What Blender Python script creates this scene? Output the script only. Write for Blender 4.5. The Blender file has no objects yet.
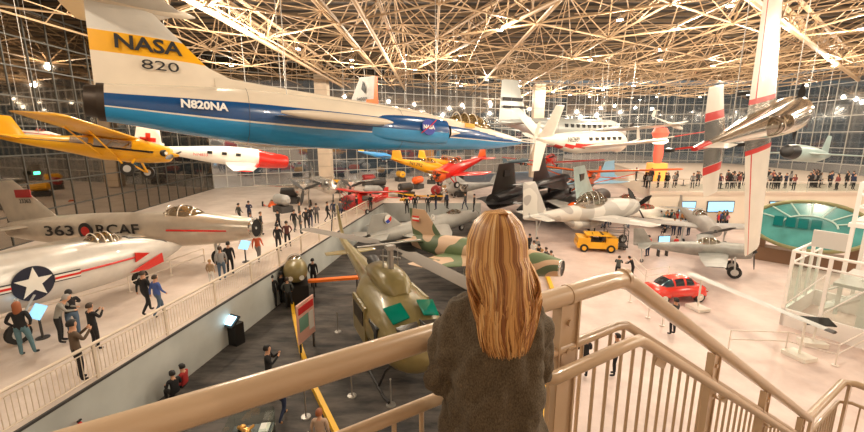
import bpy, math, random
from mathutils import Vector as V, Matrix
random.seed(7)
R=math.radians
S=bpy.context.scene
COL=S.collection
# ------------------------------------------------------------------ camera
H=9.0; F=400.0; TH=math.atan(.2); CT,ST=math.cos(TH),math.sin(TH)
cam=bpy.data.cameras.new('camera'); co=bpy.data.objects.new('camera',cam); COL.objects.link(co)
co.location=(0,0,H); co.rotation_euler=(math.pi/2-TH,0,0)
cam.sensor_width=36; cam.lens=36*F/864; cam.clip_end=400; cam.clip_start=.05
S.camera=co
def ray(px,py):
    u=(px-432)/F; v=(216-py)/F
    return V((u,CT+v*ST,-ST+v*CT))
def at(px,py,d): return V((0,0,H))+ray(px,py)*d
def gp(px,py,z=0):
    r=ray(px,py); return V((0,0,H))+r*((z-H)/r.z)
# ------------------------------------------------------------------ materials
MATS={}
def mat(name,col,rough=.5,metal=0,noise=0,scale=3.,emit=0,bump=0,alpha=None,coat=0,wave=None):
    if name in MATS: return MATS[name]
    m=bpy.data.materials.new(name); m.use_nodes=True; nt=m.node_tree; b=nt.nodes['Principled BSDF']
    c=(*col,1)
    b.inputs['Base Color'].default_value=c; b.inputs['Roughness'].default_value=rough; b.inputs['Metallic'].default_value=metal
    if coat: b.inputs['Coat Weight'].default_value=coat
    if emit:
        b.inputs['Emission Color'].default_value=c; b.inputs['Emission Strength'].default_value=emit
    if noise or bump:
        tc=nt.nodes.new('ShaderNodeTexCoord'); n=nt.nodes.new('ShaderNodeTexNoise'); n.inputs['Scale'].default_value=scale; n.inputs['Detail'].default_value=6
        nt.links.new(tc.outputs['Object'],n.inputs['Vector'])
        if noise:
            r=nt.nodes.new('ShaderNodeValToRGB'); r.color_ramp.elements[0].position=.3; r.color_ramp.elements[1].position=.7
            r.color_ramp.elements[0].color=(*[x*(1-noise) for x in col],1); r.color_ramp.elements[1].color=(*[min(1,x*(1+noise)) for x in col],1)
            nt.links.new(n.outputs['Fac'],r.inputs['Fac']); nt.links.new(r.outputs['Color'],b.inputs['Base Color'])
        if bump:
            bp=nt.nodes.new('ShaderNodeBump'); bp.inputs['Strength'].default_value=bump; bp.inputs['Distance'].default_value=.02
            nt.links.new(n.outputs['Fac'],bp.inputs['Height']); nt.links.new(bp.outputs['Normal'],b.inputs['Normal'])
    MATS[name]=m; return m
def mat_patch(name,cols,scale,rough=.5,metal=0,stretch=(1,1,1),wh=.0):
    """hard-edged patches of several paints (camouflage)"""
    m=bpy.data.materials.new(name); m.use_nodes=True; nt=m.node_tree; b=nt.nodes['Principled BSDF']
    tc=nt.nodes.new('ShaderNodeTexCoord'); mp=nt.nodes.new('ShaderNodeMapping'); mp.inputs['Scale'].default_value=stretch
    n=nt.nodes.new('ShaderNodeTexNoise'); n.inputs['Scale'].default_value=scale; n.inputs['Detail'].default_value=1.5
    r=nt.nodes.new('ShaderNodeValToRGB'); r.color_ramp.interpolation='CONSTANT'
    el=r.color_ramp.elements
    while len(el)<len(cols): el.new(.5)
    k=len(cols)
    for i,c in enumerate(cols): el[i].position=0 if i==0 else .5+(i-k/2)*.22/max(1,k-1)*1.4; el[i].color=(*c,1)
    nt.links.new(tc.outputs['Object'],mp.inputs[0]); nt.links.new(mp.outputs[0],n.inputs['Vector']); nt.links.new(n.outputs['Fac'],r.inputs['Fac']); nt.links.new(r.outputs['Color'],b.inputs['Base Color'])
    b.inputs['Roughness'].default_value=rough; b.inputs['Metallic'].default_value=metal
    MATS[name]=m; return m
def mat_glass(name,tint,refl,rough=.02,gl=(.9,.9,.9)):
    m=bpy.data.materials.new(name); m.use_nodes=True; nt=m.node_tree; nt.nodes.clear()
    o=nt.nodes.new('ShaderNodeOutputMaterial'); mx=nt.nodes.new('ShaderNodeMixShader'); t=nt.nodes.new('ShaderNodeBsdfTransparent'); g=nt.nodes.new('ShaderNodeBsdfGlossy')
    t.inputs[0].default_value=(*tint,1); g.inputs['Color'].default_value=(*gl,1); g.inputs['Roughness'].default_value=rough; mx.inputs[0].default_value=refl
    nt.links.new(t.outputs[0],mx.inputs[1]); nt.links.new(g.outputs[0],mx.inputs[2]); nt.links.new(mx.outputs[0],o.inputs[0])
    MATS[name]=m; return m
# ------------------------------------------------------------------ mesh builder
class MB:
    def __init__(s): s.v=[];s.f=[];s.m=[]
    def add(s,vs,fs,mi=0):
        o=len(s.v); s.v+=[tuple(x) for x in vs]
        for f in fs: s.f.append([i+o for i in f]); s.m.append(mi)
        return s
    def box(s,c,sz,mi=0,rz=0,M=None):
        x,y,z=[a/2 for a in sz]; vs=[V((i*x,j*y,k*z)) for i in(-1,1) for j in(-1,1) for k in(-1,1)]
        Q=M if M is not None else Matrix.Rotation(rz,3,'Z')
        vs=[Q@q+V(c) for q in vs]
        return s.add(vs,[(0,1,3,2),(4,6,7,5),(0,4,5,1),(2,3,7,6),(0,2,6,4),(1,5,7,3)],mi)
    def tube(s,pts,r,n=8,mi=0,cap=True,flat=1.):
        pts=[V(p) for p in pts]; k=len(pts); rr=r if isinstance(r,(list,tuple)) else [r]*k
        vs=[];up=None
        for i,p in enumerate(pts):
            t=(pts[min(i+1,k-1)]-pts[max(i-1,0)]).normalized()
            if up is None: up=V((0,0,1)) if abs(t.z)<.9 else V((1,0,0))
            a=t.cross(up)
            if a.length<1e-4: a=t.cross(V((0,1,0.1)))
            a.normalize(); b=a.cross(t).normalized(); up=b
            for j in range(n):
                w=2*math.pi*j/n; vs.append(p+(a*math.cos(w)+b*math.sin(w)*flat)*rr[i])
        fs=[(i*n+j,i*n+(j+1)%n,(i+1)*n+(j+1)%n,(i+1)*n+j) for i in range(k-1) for j in range(n)]
        if cap: fs+=[tuple(range(n))[::-1],tuple(range((k-1)*n,k*n))]
        return s.add(vs,fs,mi)
    def bar(s,a,b,r,n=5,mi=0): return s.tube([a,b],r,n,mi)
    def rings(s,rings,mf=0,cap=True):
        n=len(rings[0]); o=len(s.v); k=len(rings)
        for q in rings: s.v+=[tuple(p) for p in q]
        for i in range(k-1):
            for j in range(n):
                f=[o+i*n+j,o+i*n+(j+1)%n,o+(i+1)*n+(j+1)%n,o+(i+1)*n+j]
                s.f.append(f)
                if callable(mf):
                    c=sum((V(s.v[a]) for a in f),V())/4; s.m.append(mf(c))
                else: s.m.append(mf)
        if cap:
            for b_ in (0,k-1):
                f=[o+b_*n+j for j in range(n)]; s.f.append(f)
                if callable(mf):
                    c=sum((V(s.v[a]) for a in f),V())/n; s.m.append(mf(c))
                else: s.m.append(mf)
        return s
    def disc(s,c,nrm,r,th,n=20,mi=0):
        c=V(c); nrm=V(nrm).normalized()
        return s.tube([c-nrm*th/2,c+nrm*th/2],r,n,mi)
    def ball(s,c,r,n=12,mi=0,sc=(1,1,1)):
        c=V(c); rg=[]
        for i in range(1,n//2+1):
            a=math.pi*(i-.5)/(n//2); rg.append([c+V((r*math.sin(a)*math.cos(2*math.pi*j/n)*sc[0],r*math.sin(a)*math.sin(2*math.pi*j/n)*sc[1],r*math.cos(a)*sc[2])) for j in range(n)])
        return s.rings(rg,mi)
    def foil(s,secs,mf=0,up=(0,0,1)):
        """secs: (leading edge point, chord, thickness); chord runs to -X"""
        up=V(up); xs=[0,.02,.1,.3,.6,.85,1]; ts=[.05,.3,.75,1,.75,.3,.03]; rg=[]
        for le,c,t in secs:
            le=V(le); top=[le-V((x*c,0,0))+up*(q*t/2) for x,q in zip(xs,ts)]; bot=[le-V((x*c,0,0))-up*(q*t/2) for x,q in zip(xs,ts)]
            rg.append(top+bot[::-1])
        return s.rings(rg,mf)
    def build(s,name,mats,parent=None,smooth=35,loc=None):
        me=bpy.data.meshes.new(name); me.from_pydata(s.v,[],s.f)
        if not isinstance(mats,(list,tuple)): mats=[mats]
        for m in mats: me.materials.append(m)
        me.polygons.foreach_set('material_index',[min(i,len(mats)-1) for i in s.m])
        import bmesh
        bm=bmesh.new(); bm.from_mesh(me); bmesh.ops.recalc_face_normals(bm,faces=bm.faces); bm.to_mesh(me); bm.free()
        if smooth:
            me.polygons.foreach_set('use_smooth',[True]*len(me.polygons)); me.set_sharp_from_angle(angle=R(smooth))
        o=bpy.data.objects.new(name,me); COL.objects.link(o)
        if parent: o.parent=parent
        if loc: o.location=loc
        return o
def tag(o,label=None,cat=None,group=None,kind=None):
    if label: o['label']=label
    if cat: o['category']=cat
    if group: o['group']=group
    if kind: o['kind']=kind
    return o
def thing(name,label,cat,loc=(0,0,0),rz=0,group=None):
    o=bpy.data.objects.new(name,None); COL.objects.link(o); o.location=loc; o.rotation_euler=(0,0,rz); o.empty_display_size=.3
    return tag(o,label,cat,group)
def struct(name,mb,m,smooth=0): return tag(mb.build(name,m,None,smooth),kind='structure')
def dup(o,parent=None):
    c=o.copy(); COL.objects.link(c); c.parent=parent
    for ch in list(o.children): dup(ch,c)
    return c
def cr(st,sub=3):
    """Catmull-Rom refine of stations"""
    out=[];k=len(st)
    for i in range(k-1):
        a,b,c,d=st[max(0,i-1)],st[i],st[i+1],st[min(k-1,i+2)]
        for j in range(sub):
            t=j/sub; q=[]
            for w in range(len(b)):
                lo,hi=min(b[w],c[w]),max(b[w],c[w])
                val=.5*(2*b[w]+(c[w]-a[w])*t+(2*a[w]-5*b[w]+4*c[w]-d[w])*t*t+(3*b[w]-a[w]-3*c[w]+d[w])*t**3)
                q.append(min(hi,max(lo,val)))
            out.append(tuple(q))
    out.append(st[-1]); return out
def hull(mb,st,n=20,mf=0,p=1.,sub=3,cap=True):
    """st: (x, zc, half width, half height)"""
    rg=[]
    sg=lambda a:(1 if a>=0 else -1)*abs(a)**p
    for x,z,w,h in cr(st,sub):
        rg.append([V((x,w*sg(math.cos(2*math.pi*(j+.5)/n)),z+h*sg(math.sin(2*math.pi*(j+.5)/n)))) for j in range(n)])
    return mb.rings(rg,mf,cap)
def text(body,size,m,parent,loc,xd,up,name='lettering',width=None,bold=0):
    cu=bpy.data.curves.new('t','FONT'); cu.body=body; cu.size=size; cu.extrude=.004; cu.offset=bold; cu.align_x='CENTER'; cu.align_y='CENTER'; cu.resolution_u=3
    t=bpy.data.objects.new('t',cu); COL.objects.link(t); bpy.context.view_layer.update()
    me=bpy.data.meshes.new_from_object(t.evaluated_get(bpy.context.evaluated_depsgraph_get()))
    bpy.data.objects.remove(t); me.materials.clear(); me.materials.append(m); me.name=name
    xd=V(xd).normalized(); up=V(up); up=(up-xd*up.dot(xd)).normalized(); nz=xd.cross(up)
    sx=1
    if width:
        xs=[v.co.x for v in me.vertices]; sx=width/(max(xs)-min(xs))
    M=Matrix((xd*sx,up,nz)).transposed()
    me.transform(M.to_4x4()); o=bpy.data.objects.new(name,me); COL.objects.link(o); o.parent=parent; o.location=loc
    return o
def mark(pts,m,parent,name,th=.01,nrm=(0,-1,0)):
    """flat polygon plate"""
    nrm=V(nrm); k=len(pts); vs=[V(p) for p in pts]+[V(p)+nrm*th for p in pts]
    fs=[tuple(range(k)),tuple(range(k,2*k))]+[(i,(i+1)%k,k+(i+1)%k,k+i) for i in range(k)]
    return MB().add(vs,fs).build(name,m,parent,0)
def orient(root,nose,tail,L,roll=0,ox=0):
    """local +X = nose. ox = local x of the nose"""
    nose,tail=V(nose),V(tail); f=(nose-tail).normalized(); l=V((0,0,1)).cross(f).normalized(); u=f.cross(l)
    q=Matrix.Rotation(roll,3,f); l=q@l; u=q@u; s=(nose-tail).length/L
    M=Matrix((f*s,l*s,u*s)).transposed().to_4x4(); M.translation=nose-f*s*ox; root.matrix_world=M
    return s
# palette
white=mat('white_paint',(.82,.78,.7),.3,0,.05,2,coat=.3); cream=mat('cream_paint',(.8,.71,.58),.25,0,.04,1.5,coat=.5)
blue=mat('dark_blue_paint',(.006,.075,.25),.22,0,.1,1.5,coat=.6); lblue=mat('light_blue_paint',(.04,.33,.68),.22,0,.08,1.5,coat=.6)
yellow=mat('yellow_paint',(.85,.42,.01),.3,0,.06,2,coat=.4); red=mat('red_paint',(.65,.02,.012),.3,0,.08,2,coat=.5); orange=mat('orange_paint',(.85,.13,.015),.35,0,.06,2)
black=mat('black_paint',(.01,.009,.009),.4); dgrey=mat('dark_grey',(.05,.047,.045),.5); grey=mat('grey_paint',(.36,.35,.33),.45,0,.12,2)
lgrey=mat('light_grey_paint',(.5,.5,.48),.35,0,.1,1.5); silver=mat('bare_metal',(.72,.69,.64),.22,.85,.1,2); rubber=mat('rubber',(.015,.014,.013),.7)
chrome=mat('polished_metal',(.85,.83,.8),.1,1); steel=mat('steel',(.4,.38,.35),.4,.7); olive=mat('olive_paint',(.24,.19,.075),.3,0,.15,1.5,coat=.3)
teal=mat('teal_glass',(.015,.2,.16),.1,0,.1,3); pale_teal=mat('pale_teal_paint_and_glare',(.36,.47,.45),.35,0,.12,1)
cang=mat_glass('canopy_glass',(.55,.5,.42),.3); clear=mat_glass('clear_glass',(.9,.94,.92),.06)
sbl=mat('small_blue',(.06,.3,.65),.3); wtx=mat('white_lettering',(.9,.9,.88),.5); btx=mat('black_lettering',(.01,.01,.012),.5); rtx=mat('red_lettering',(.6,.02,.02),.5)
darkred=mat('dark_red_paint',(.3,.02,.02),.4)
POW=950
lx=lambda y:-27.6-(y-32)*.09
# ------------------------------------------------------------------ the hall
CZ=16.2
def mat_floor(name,c1,c2,scale,rough,c3=None,stretch=(1,1,1)):
    m=bpy.data.materials.new(name); m.use_nodes=True; nt=m.node_tree; b=nt.nodes['Principled BSDF']
    tc=nt.nodes.new('ShaderNodeTexCoord'); mp=nt.nodes.new('ShaderNodeMapping'); mp.inputs['Scale'].default_value=stretch
    n=nt.nodes.new('ShaderNodeTexNoise'); n.inputs['Scale'].default_value=scale; n.inputs['Detail'].default_value=8; n.inputs['Roughness'].default_value=.65
    r=nt.nodes.new('ShaderNodeValToRGB'); r.color_ramp.elements[0].color=(*c1,1); r.color_ramp.elements[1].color=(*c2,1); r.color_ramp.elements[0].position=.35; r.color_ramp.elements[1].position=.62
    nt.links.new(tc.outputs['Object'],mp.inputs[0]); nt.links.new(mp.outputs[0],n.inputs['Vector']); nt.links.new(n.outputs['Fac'],r.inputs['Fac']); nt.links.new(r.outputs['Color'],b.inputs['Base Color'])
    b.inputs['Roughness'].default_value=rough; MATS[name]=m; return m
f_light=mat_floor('pale_concrete',(.52,.40,.36),(.72,.58,.525),.35,.42)
f_dark=mat_floor('dark_carpet',(.018,.017,.017),(.105,.09,.078),1.1,.75,stretch=(.5,1.6,1))
f_deck=mat_floor('deck_concrete',(.60,.5,.43),(.78,.67,.59),.5,.4)
wallm=mat('painted_wall',(.5,.52,.49),.6,0,.15,.6); warmw=mat('warm_wall',(.5,.42,.34),.6,0,.05,.5)
DN=gp(18,430,2); DF=gp(350,224,2); dd=(DF-DN); dd/=dd.y
def edge(y): return DN+dd*(y-DN.y)
E0,E1=edge(-6),edge(42)
b_=MB(); b_.box((10,45,-.1),(140,110,.2)); struct('floor',b_,f_light)
c1=gp(345,432,0)
pts=[(E0.x,E0.y),(3.2,-6),(3.4,8),(3.0,20),(6.5,30),(7.5,42),(E1.x,42)]
k=len(pts); b_=MB().add([(x,y,.004) for x,y in pts]+[(x,y,.012) for x,y in pts],[tuple(range(k)),tuple(range(k,2*k))]+[(i,(i+1)%k,k+(i+1)%k,k+i) for i in range(k)]); struct('floor',b_,f_dark)
# raised deck on the left
pts=[(E0.x,-6),(E1.x,42),(5.2,42),(5.2,73.2),(lx(54)-.1,53.9),(lx(-6)-.1,-6)]
k=len(pts); b_=MB().add([(x,y,.02) for x,y in pts]+[(x,y,2.0) for x,y in pts],[tuple(range(k,2*k))],0)
b_.add([(x,y,.02) for x,y in pts]+[(x,y,2.0) for x,y in pts],[(i,(i+1)%k,k+(i+1)%k,k+i) for i in range(k)],1)
struct('floor',b_,[f_deck,wallm])
tr=MB()
for a in range(1):
    n_=V((dd.y,-dd.x,0)).normalized()
    m_=(E0+E1)/2; ang=math.atan2(dd.y,dd.x)
    tr.box((m_.x+n_.x*.03,m_.y+n_.y*.03,1.99),((E1-E0).length,.08,.07),0,ang)
struct('trim_1',tr,dgrey)
# glazed walls
fw=lambda x:min(86,54+(x+29.6)*.556)
lwg=mat_glass('left_wall_glass',(.1,.09,.08),.36,.03,(.85,.76,.65)); fwg=mat_glass('far_wall_glass',(.6,.62,.62),.3,.04)  # dark tint of the left panes stands in for darkness outside
mull=mat('mullion_dark',(.07,.068,.06),.45,.4); mull2=mat('mullion_grey',(.45,.42,.37),.5)
def glazed(idx,A,B,z0,z1,sx,sz,m,gm,r=.06):
    A,B=V((*A,0)),V((*B,0)); L=(B-A).length; n=max(1,round(L/sx)); ang=math.atan2(B.y-A.y,B.x-A.x); rows=round((z1-z0)/sz)
    f=MB()
    for i in range(n+1):
        p=A.lerp(B,i/n); f.box((p.x,p.y,(z0+z1)/2),(r*1.3,r*2.4,z1-z0),0,ang)
    c=(A+B)/2
    for j in range(rows+1):
        f.box((c.x,c.y,z0+(z1-z0)*j/rows),(L,r*2.2,r*1.7),0,ang)
    w=struct('window_%d'%idx,f,m)
    g=MB(); g.box((c.x,c.y,(z0+z1)/2),(L,.03,z1-z0),0,ang); p=g.build('glass_pane',gm,w,0)
    return w
glazed(1,(lx(-6),-6),(lx(54),54),2.02,19.2,1.85,1.9,mull,lwg,.055)
glazed(2,(lx(54),54),(28,86),2.02,19.2,1.7,1.75,mull2,fwg,.055)
glazed(3,(28,86),(62,86),.02,19.2,1.9,1.9,mull2,fwg,.06)
glazed(4,(62,86),(62,-6),.02,19.2,2.8,2.4,mull2,fwg,.06)
b_=MB(); b_.box((5,-6.2,9),(100,.3,22)); struct('wall_back',b_,warmw)
# roof deck
b_=MB(); b_.box((10,40,20.6),(112,96,.25),0)
for i in range(46): b_.box((10,-6+i*2.04,20.3),(112,.14,.3),1)
roofm=mat('roof_deck',(.02,.014,.01),.8,0,.2,.5); truss=mat('tan_steel',(.44,.3,.175),.5,.0,.08,1)
struct('ceiling',b_,[roofm,mat('roof_purlin',(.14,.095,.055),.6)])
# space frame
fr=MB(); zb,zt=CZ,CZ+3.0
def nb(i,j): return V((.4+6.4*i,8*j+(4 if i%2 else 0),zb))
def nt_(i,j): return V((3.6+6.4*i,8*j+(2 if i%2 else 6)-2,zt))
I0,I1,J0,J1=-6,9,0,10
for i in range(I0,I1):
    for j in range(J0,J1):
        p=nb(i,j)
        if p.x<lx(p.y)+1 or p.x>61 or p.y>fw(p.x)-3: continue
        if j<J1-1: fr.bar(p,nb(i,j+1),.07,6)
        o=0 if i%2 else -1
        if i<I1-1:
            for q in (nb(i+1,j+o),nb(i+1,j+o+1)):
                if -4<q.y<84: fr.bar(p,q,.06,6); m_=(p+q)/2; fr.bar(m_,m_+V((0,4,0)),.035,4); fr.bar(m_,nt_(i,j),.035,4)
        q=nt_(i,j)
        if j<J1-1: fr.bar(q,nt_(i,j+1),.06,5)
        tops=[nt_(a,b) for a in (i-1,i,i+1) for b in (j-1,j,j+1)]
        tops=sorted(tops,key=lambda t:(t-p).length)[:4]
        for t in tops:
            if t.x>lx(t.y)+.5 and t.y<85: fr.bar(p,t,.045,5)
        for b in (nt_(i+1,j),nt_(i+1,j-1 if i%2==0 else j+1)):
            if b.y<85: fr.bar(q,b,.05,5)
        # secondary lacing under the deck
        fr.bar(q,q+V((3.2,4,.9)),.045,4); fr.bar(q,q+V((-3.2,4,.9)),.045,4); fr.bar(q,q+V((3.2,-4,.9)),.045,4)
        fr.bar(p+V((0,4,0)),nt_(i,j)+V((0,0,0)),.04,4)
        fr.ball(p,.16,8)
# main girders
def girder(a,b,r=.16,h=1.4,st=3.):
    a,b=V(a),V(b); n=int((b-a).length/st); fr.bar(a,b,r,8); fr.bar(a+V((.7,0,h)),b+V((.7,0,h)),r*.7,6); fr.bar(a+V((-.7,0,h)),b+V((-.7,0,h)),r*.7,6)
    for k in range(n):
        p=a.lerp(b,k/n); q=a.lerp(b,(k+.5)/n); e=a.lerp(b,(k+1)/n)
        for s in (-.7,.7): fr.bar(p,q+V((s,0,h)),.05,4); fr.bar(q+V((s,0,h)),e,.05,4)
girder((-13,0,zb),(-13.2,62,zb),.2); girder((-4.2,8,zb),(-4.3,67,zb),.15); girder((15.1,21.6,zb),(56,55,zb),.22); girder((7,23,zb),(-6,60,zb+.5),.13)
struct('trim_2',fr,truss,40)
# concrete columns under the roof
for n_i,(px,d) in enumerate(((322,56),(539,66))):
    p=at(px,90,d); b_=MB(); b_.box((p.x,p.y,(2+CZ)/2+.6),(1.7,1.7,CZ-1),0); 
    for z in range(9): b_.box((p.x,p.y,3+z*1.75),(1.76,1.76,.08),1)
    struct('trim_%d'%(3+n_i),b_,[mat('concrete',(.62,.5,.38),.7,0,.1,.8),mat('concrete_joint',(.45,.36,.27),.8)])
# mezzanine on the right
MZ=3.3
A=gp(600,222,0); 
my=40.5
b_=MB(); mp_=[(22.3,40.5),(61.9,40.5),(61.9,85.5),(38,85.5),(33,62)]
for z0,z1,g_,mi_ in ((.01,3.05,0,0),(3.05,3.38,-.12,1)):
    q_=[(x+(g_ if x<40 else 0),y+(g_ if y<41 else 0)) for x,y in mp_]; k=len(q_)
    b_.add([(x,y,z0) for x,y in q_]+[(x,y,z1) for x,y in q_],[tuple(range(k)),tuple(range(k,2*k))]+[(i,(i+1)%k,k+(i+1)%k,k+i) for i in range(k)],mi_)
struct('wall_right',b_,[mat('lit_wall',(.8,.7,.58),.5),mat('slab_edge',(.66,.54,.44),.5)])
# world + light
w=bpy.data.worlds.new('w'); S.world=w; w.use_nodes=True; bg=w.node_tree.nodes['Background']
bg.inputs[0].default_value=(.42,.47,.48,1); bg.inputs[1].default_value=.4
S.view_settings.view_transform='Standard'; S.view_settings.look='None'; S.view_settings.exposure=.18; S.view_settings.gamma=1
def lamp(p,power,col=(1,.86,.68),r=.12,kind='POINT',rot=None,size=None):
    l=bpy.data.lights.new('lamp_light',kind); l.energy=power; l.color=col
    if kind=='POINT': l.shadow_soft_size=r
    if kind=='AREA': l.shape='DISK'; l.size=size or r
    if kind=='SPOT': l.shadow_soft_size=r; l.spot_size=R(120); l.spot_blend=.8
    o=bpy.data.objects.new('lamp_light',l); COL.objects.link(o); o.location=p
    if rot: o.rotation_euler=rot
    return o
glow=mat('lamp_glow',(1,.9,.74),.5,emit=40); housing=mat('lamp_housing',(.25,.2,.15),.5)
LX=[(206,9),(217,14),(244,29),(262,35),(298,49),(352,60),(404,61),(352,67),(415,70),(487,80),(520,86),(553,92),(570,95),(603,90),(640,100),(730,6),(775,33),(748,95),(806,98),(700,97),(660,60),(590,60),(455,60),(120,5),(830,60),(500,30),(620,20)]
for px,py in ((36,173),(123,212),(180,204),(297,112)):
    rr_=ray(px,py); t_=(-27.6-(-32)*.09+.35)/(rr_.x+.09*rr_.y) if False else ((-27.6+32*.09)+.3)/(rr_.x+.09*rr_.y); q=V((0,0,H))+rr_*t_
    if q.z>3 and px<200:
        o=thing('exit_light','small green lit exit light on the dark glass wall','sign light',q,0,'green exit lights on the glass wall'); MB().box((0,0,0),(.1,.5,.25)).build('housing',mat('sign_housing',(.03,.04,.03)),o,0); MB().box((.06,0,0),(.03,.42,.18)).build('lit_face',mat('green_glow',(.05,1,.35),.4,emit=4),o,0)
proto=[]
def fixture(p,power,lab='round floodlight clamped under the tan roof truss',grp='floodlights under the roof frame'):
    o=thing('floodlight',lab,'light',p,0,grp)
    if not proto:
        a=MB().tube([(0,0,.35),(0,0,.12)],.03,6).build('bracket',housing,o)
        b=MB().tube([(0,0,.16),(0,0,.1),(0,0,0)],[.08,.18,.2],12).build('housing',housing,o)
        c=MB().tube([(0,0,0),(0,0,-.02)],.17,12).build('lens',glow,o); proto.extend([a,b,c])
    else:
        for q in proto:
            c=q.copy(); COL.objects.link(c); c.parent=o
    l=lamp((0,0,-.35),power,r=.2); l.parent=o
    return o
spots=[]
for i,(px,py) in enumerate(LX):
    p=gp(px,py,CZ-.35)
    if p.x>60 or p.y>84 or p.y>fw(p.x)-1.5: continue
    spots.append(p); fixture(p,POW*(1.0 if p.x>-8 else 1.05))
for x in (-20,-8,4,16,28,40,52):
    for y in (4,16,28,42,58,74):
        if y>fw(x)-3: continue
        if any((V((x,y,0))-V((q.x,q.y,0))).length<4.5 for q in spots): continue
        fixture((x,y,CZ-.35),POW*(1.9 if x>8 else (1.3 if x<-15 else 1.0)))
# ------------------------------------------------------------------ aircraft
def cables(root,pts,m=None):
    """thin wires from the aircraft up to the roof frame"""
    inv=root.matrix_world.inverted()
    for p in pts:
        w=root.matrix_world@V(p); t=V((w.x,w.y,CZ))
        MB().tube([V(p),inv@t],.014,4).build('suspension_cable',steel,root)
def pair(root,mats,fn,name):
    return [fn(s).build(name,mats,root,30) for s in (-1,1)]
def wingset(root,m,x,z,y0,y1,cr_,ct,sweep,dih,th,name='wing',mf=0,tip=.35):
    for s in (-1,1):
        secs=[((x,s*y0,z),cr_,th*cr_)]
        for t in (.5,1): secs.append(((x-sweep*t,s*(y0+(y1-y0)*t),z+dih*t),cr_+(ct-cr_)*t,th*(cr_+(ct-cr_)*t)))
        le=secs[-1]; secs.append(((le[0][0]-ct*.15,le[0][1]+s*ct*.12,le[0][2]),ct*.72,th*ct*tip))
        MB().foil(secs,mf).build(name,m,root,30)
def finset(root,m,x,z,h,cr_,ct,sweep,th=.07,y=0,name='tail_fin',mf=0,cant=0):
    secs=[((x,y,z),cr_,th*cr_),((x-sweep*.5,y+cant*.5,z+h*.5),(cr_+ct)/2,th*(cr_+ct)/2),((x-sweep,y+cant,z+h),ct,th*ct),((x-sweep-ct*.12,y+cant,z+h+ct*.06),ct*.75,th*ct*.3)]
    return MB().foil(secs,mf,(0,1,0)).build(name,m,root,30)
def prop(root,x,z,r,m,nb_=2,y=0,spin=None,a0=.3,rs=.12):
    p=MB(); hull(p,[(x+.32,z,.01,.01),(x+.22,z,rs*.6,rs*.6),(x,z,rs,rs)],12)
    if y: p.v=[(a,b+y,c) for a,b,c in p.v]
    h=p.build('spinner',spin or m,root)
    for i in range(nb_):
        a=a0+2*math.pi*i/nb_; d=V((0,math.cos(a),math.sin(a))); e=V((0,-math.sin(a),math.cos(a))); b=MB(); rg=[]
        for t,c in ((.08,.06),(.3,.1),(.7,.11),(1,.03)):
            q=V((x+.08,y,z))+d*r*t; w=c*r*1.0; tw=e*math.cos(.5)+V((1,0,0))*math.sin(.5)
            n_=d.cross(tw); rg.append([q+tw*w,q+n_*.02*r,q-tw*w,q-n_*.02*r])
        b.rings(rg).build('propeller_blade',m,h)
    return h
def wheel(root,c,r,w=.14,hub=None,name='wheel'):
    o=MB().disc(c,(0,1,0),r,w,18).disc(c,(0,1,0),r*.55,w*1.15,14,1).build(name,[rubber,hub or lgrey],root); return o
def gear(root,x,y,z0,z1,r=.3,m=None,name='landing_gear'):
    g=MB().tube([(x,y,z0),(x,y,z1+r)],.06,8).tube([(x+.5,y,z0),(x,y,(z0+z1)/2)],.035,6).build(name,m or steel,root)
    wheel(g,(x,y+.12,z1+r),r)
    return g
def canopy(root,x0,x1,z,w,h,m=None,frames=3,fm=None,skew=0):
    L=x1-x0
    st=[(x1,z,w*.1,h*.05),(x1-.12*L,z,w*.65,h*.45),(x1-.35*L,z,w,h*.95),(x1-.6*L,z,w,h),(x1-.85*L,z,w*.8,h*.6),(x0,z,w*.2,h*.1)]
    c=hull(MB(),st,16,0).build('canopy',m or cang,root)
    f=MB()
    for i in range(frames):
        t=.25+.5*i/max(1,frames-1); x=x1-t*L; q=1.01
        hh=h*(.75 if i==0 else 1)*q; ww=w*(.85 if i==0 else 1)*q
        f.tube([(x,ww*math.cos(a),z+hh*math.sin(a)) for a in [math.pi*k/10 for k in range(11)]],.025,5)
    f.tube([(x1-.2*L,w*.8,z),(x0+.2*L,w*.85,z)],.03,5).tube([(x1-.2*L,-w*.8,z),(x0+.2*L,-w*.85,z)],.03,5)
    f.build('canopy_frame',fm or lgrey,c)
    return c
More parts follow.
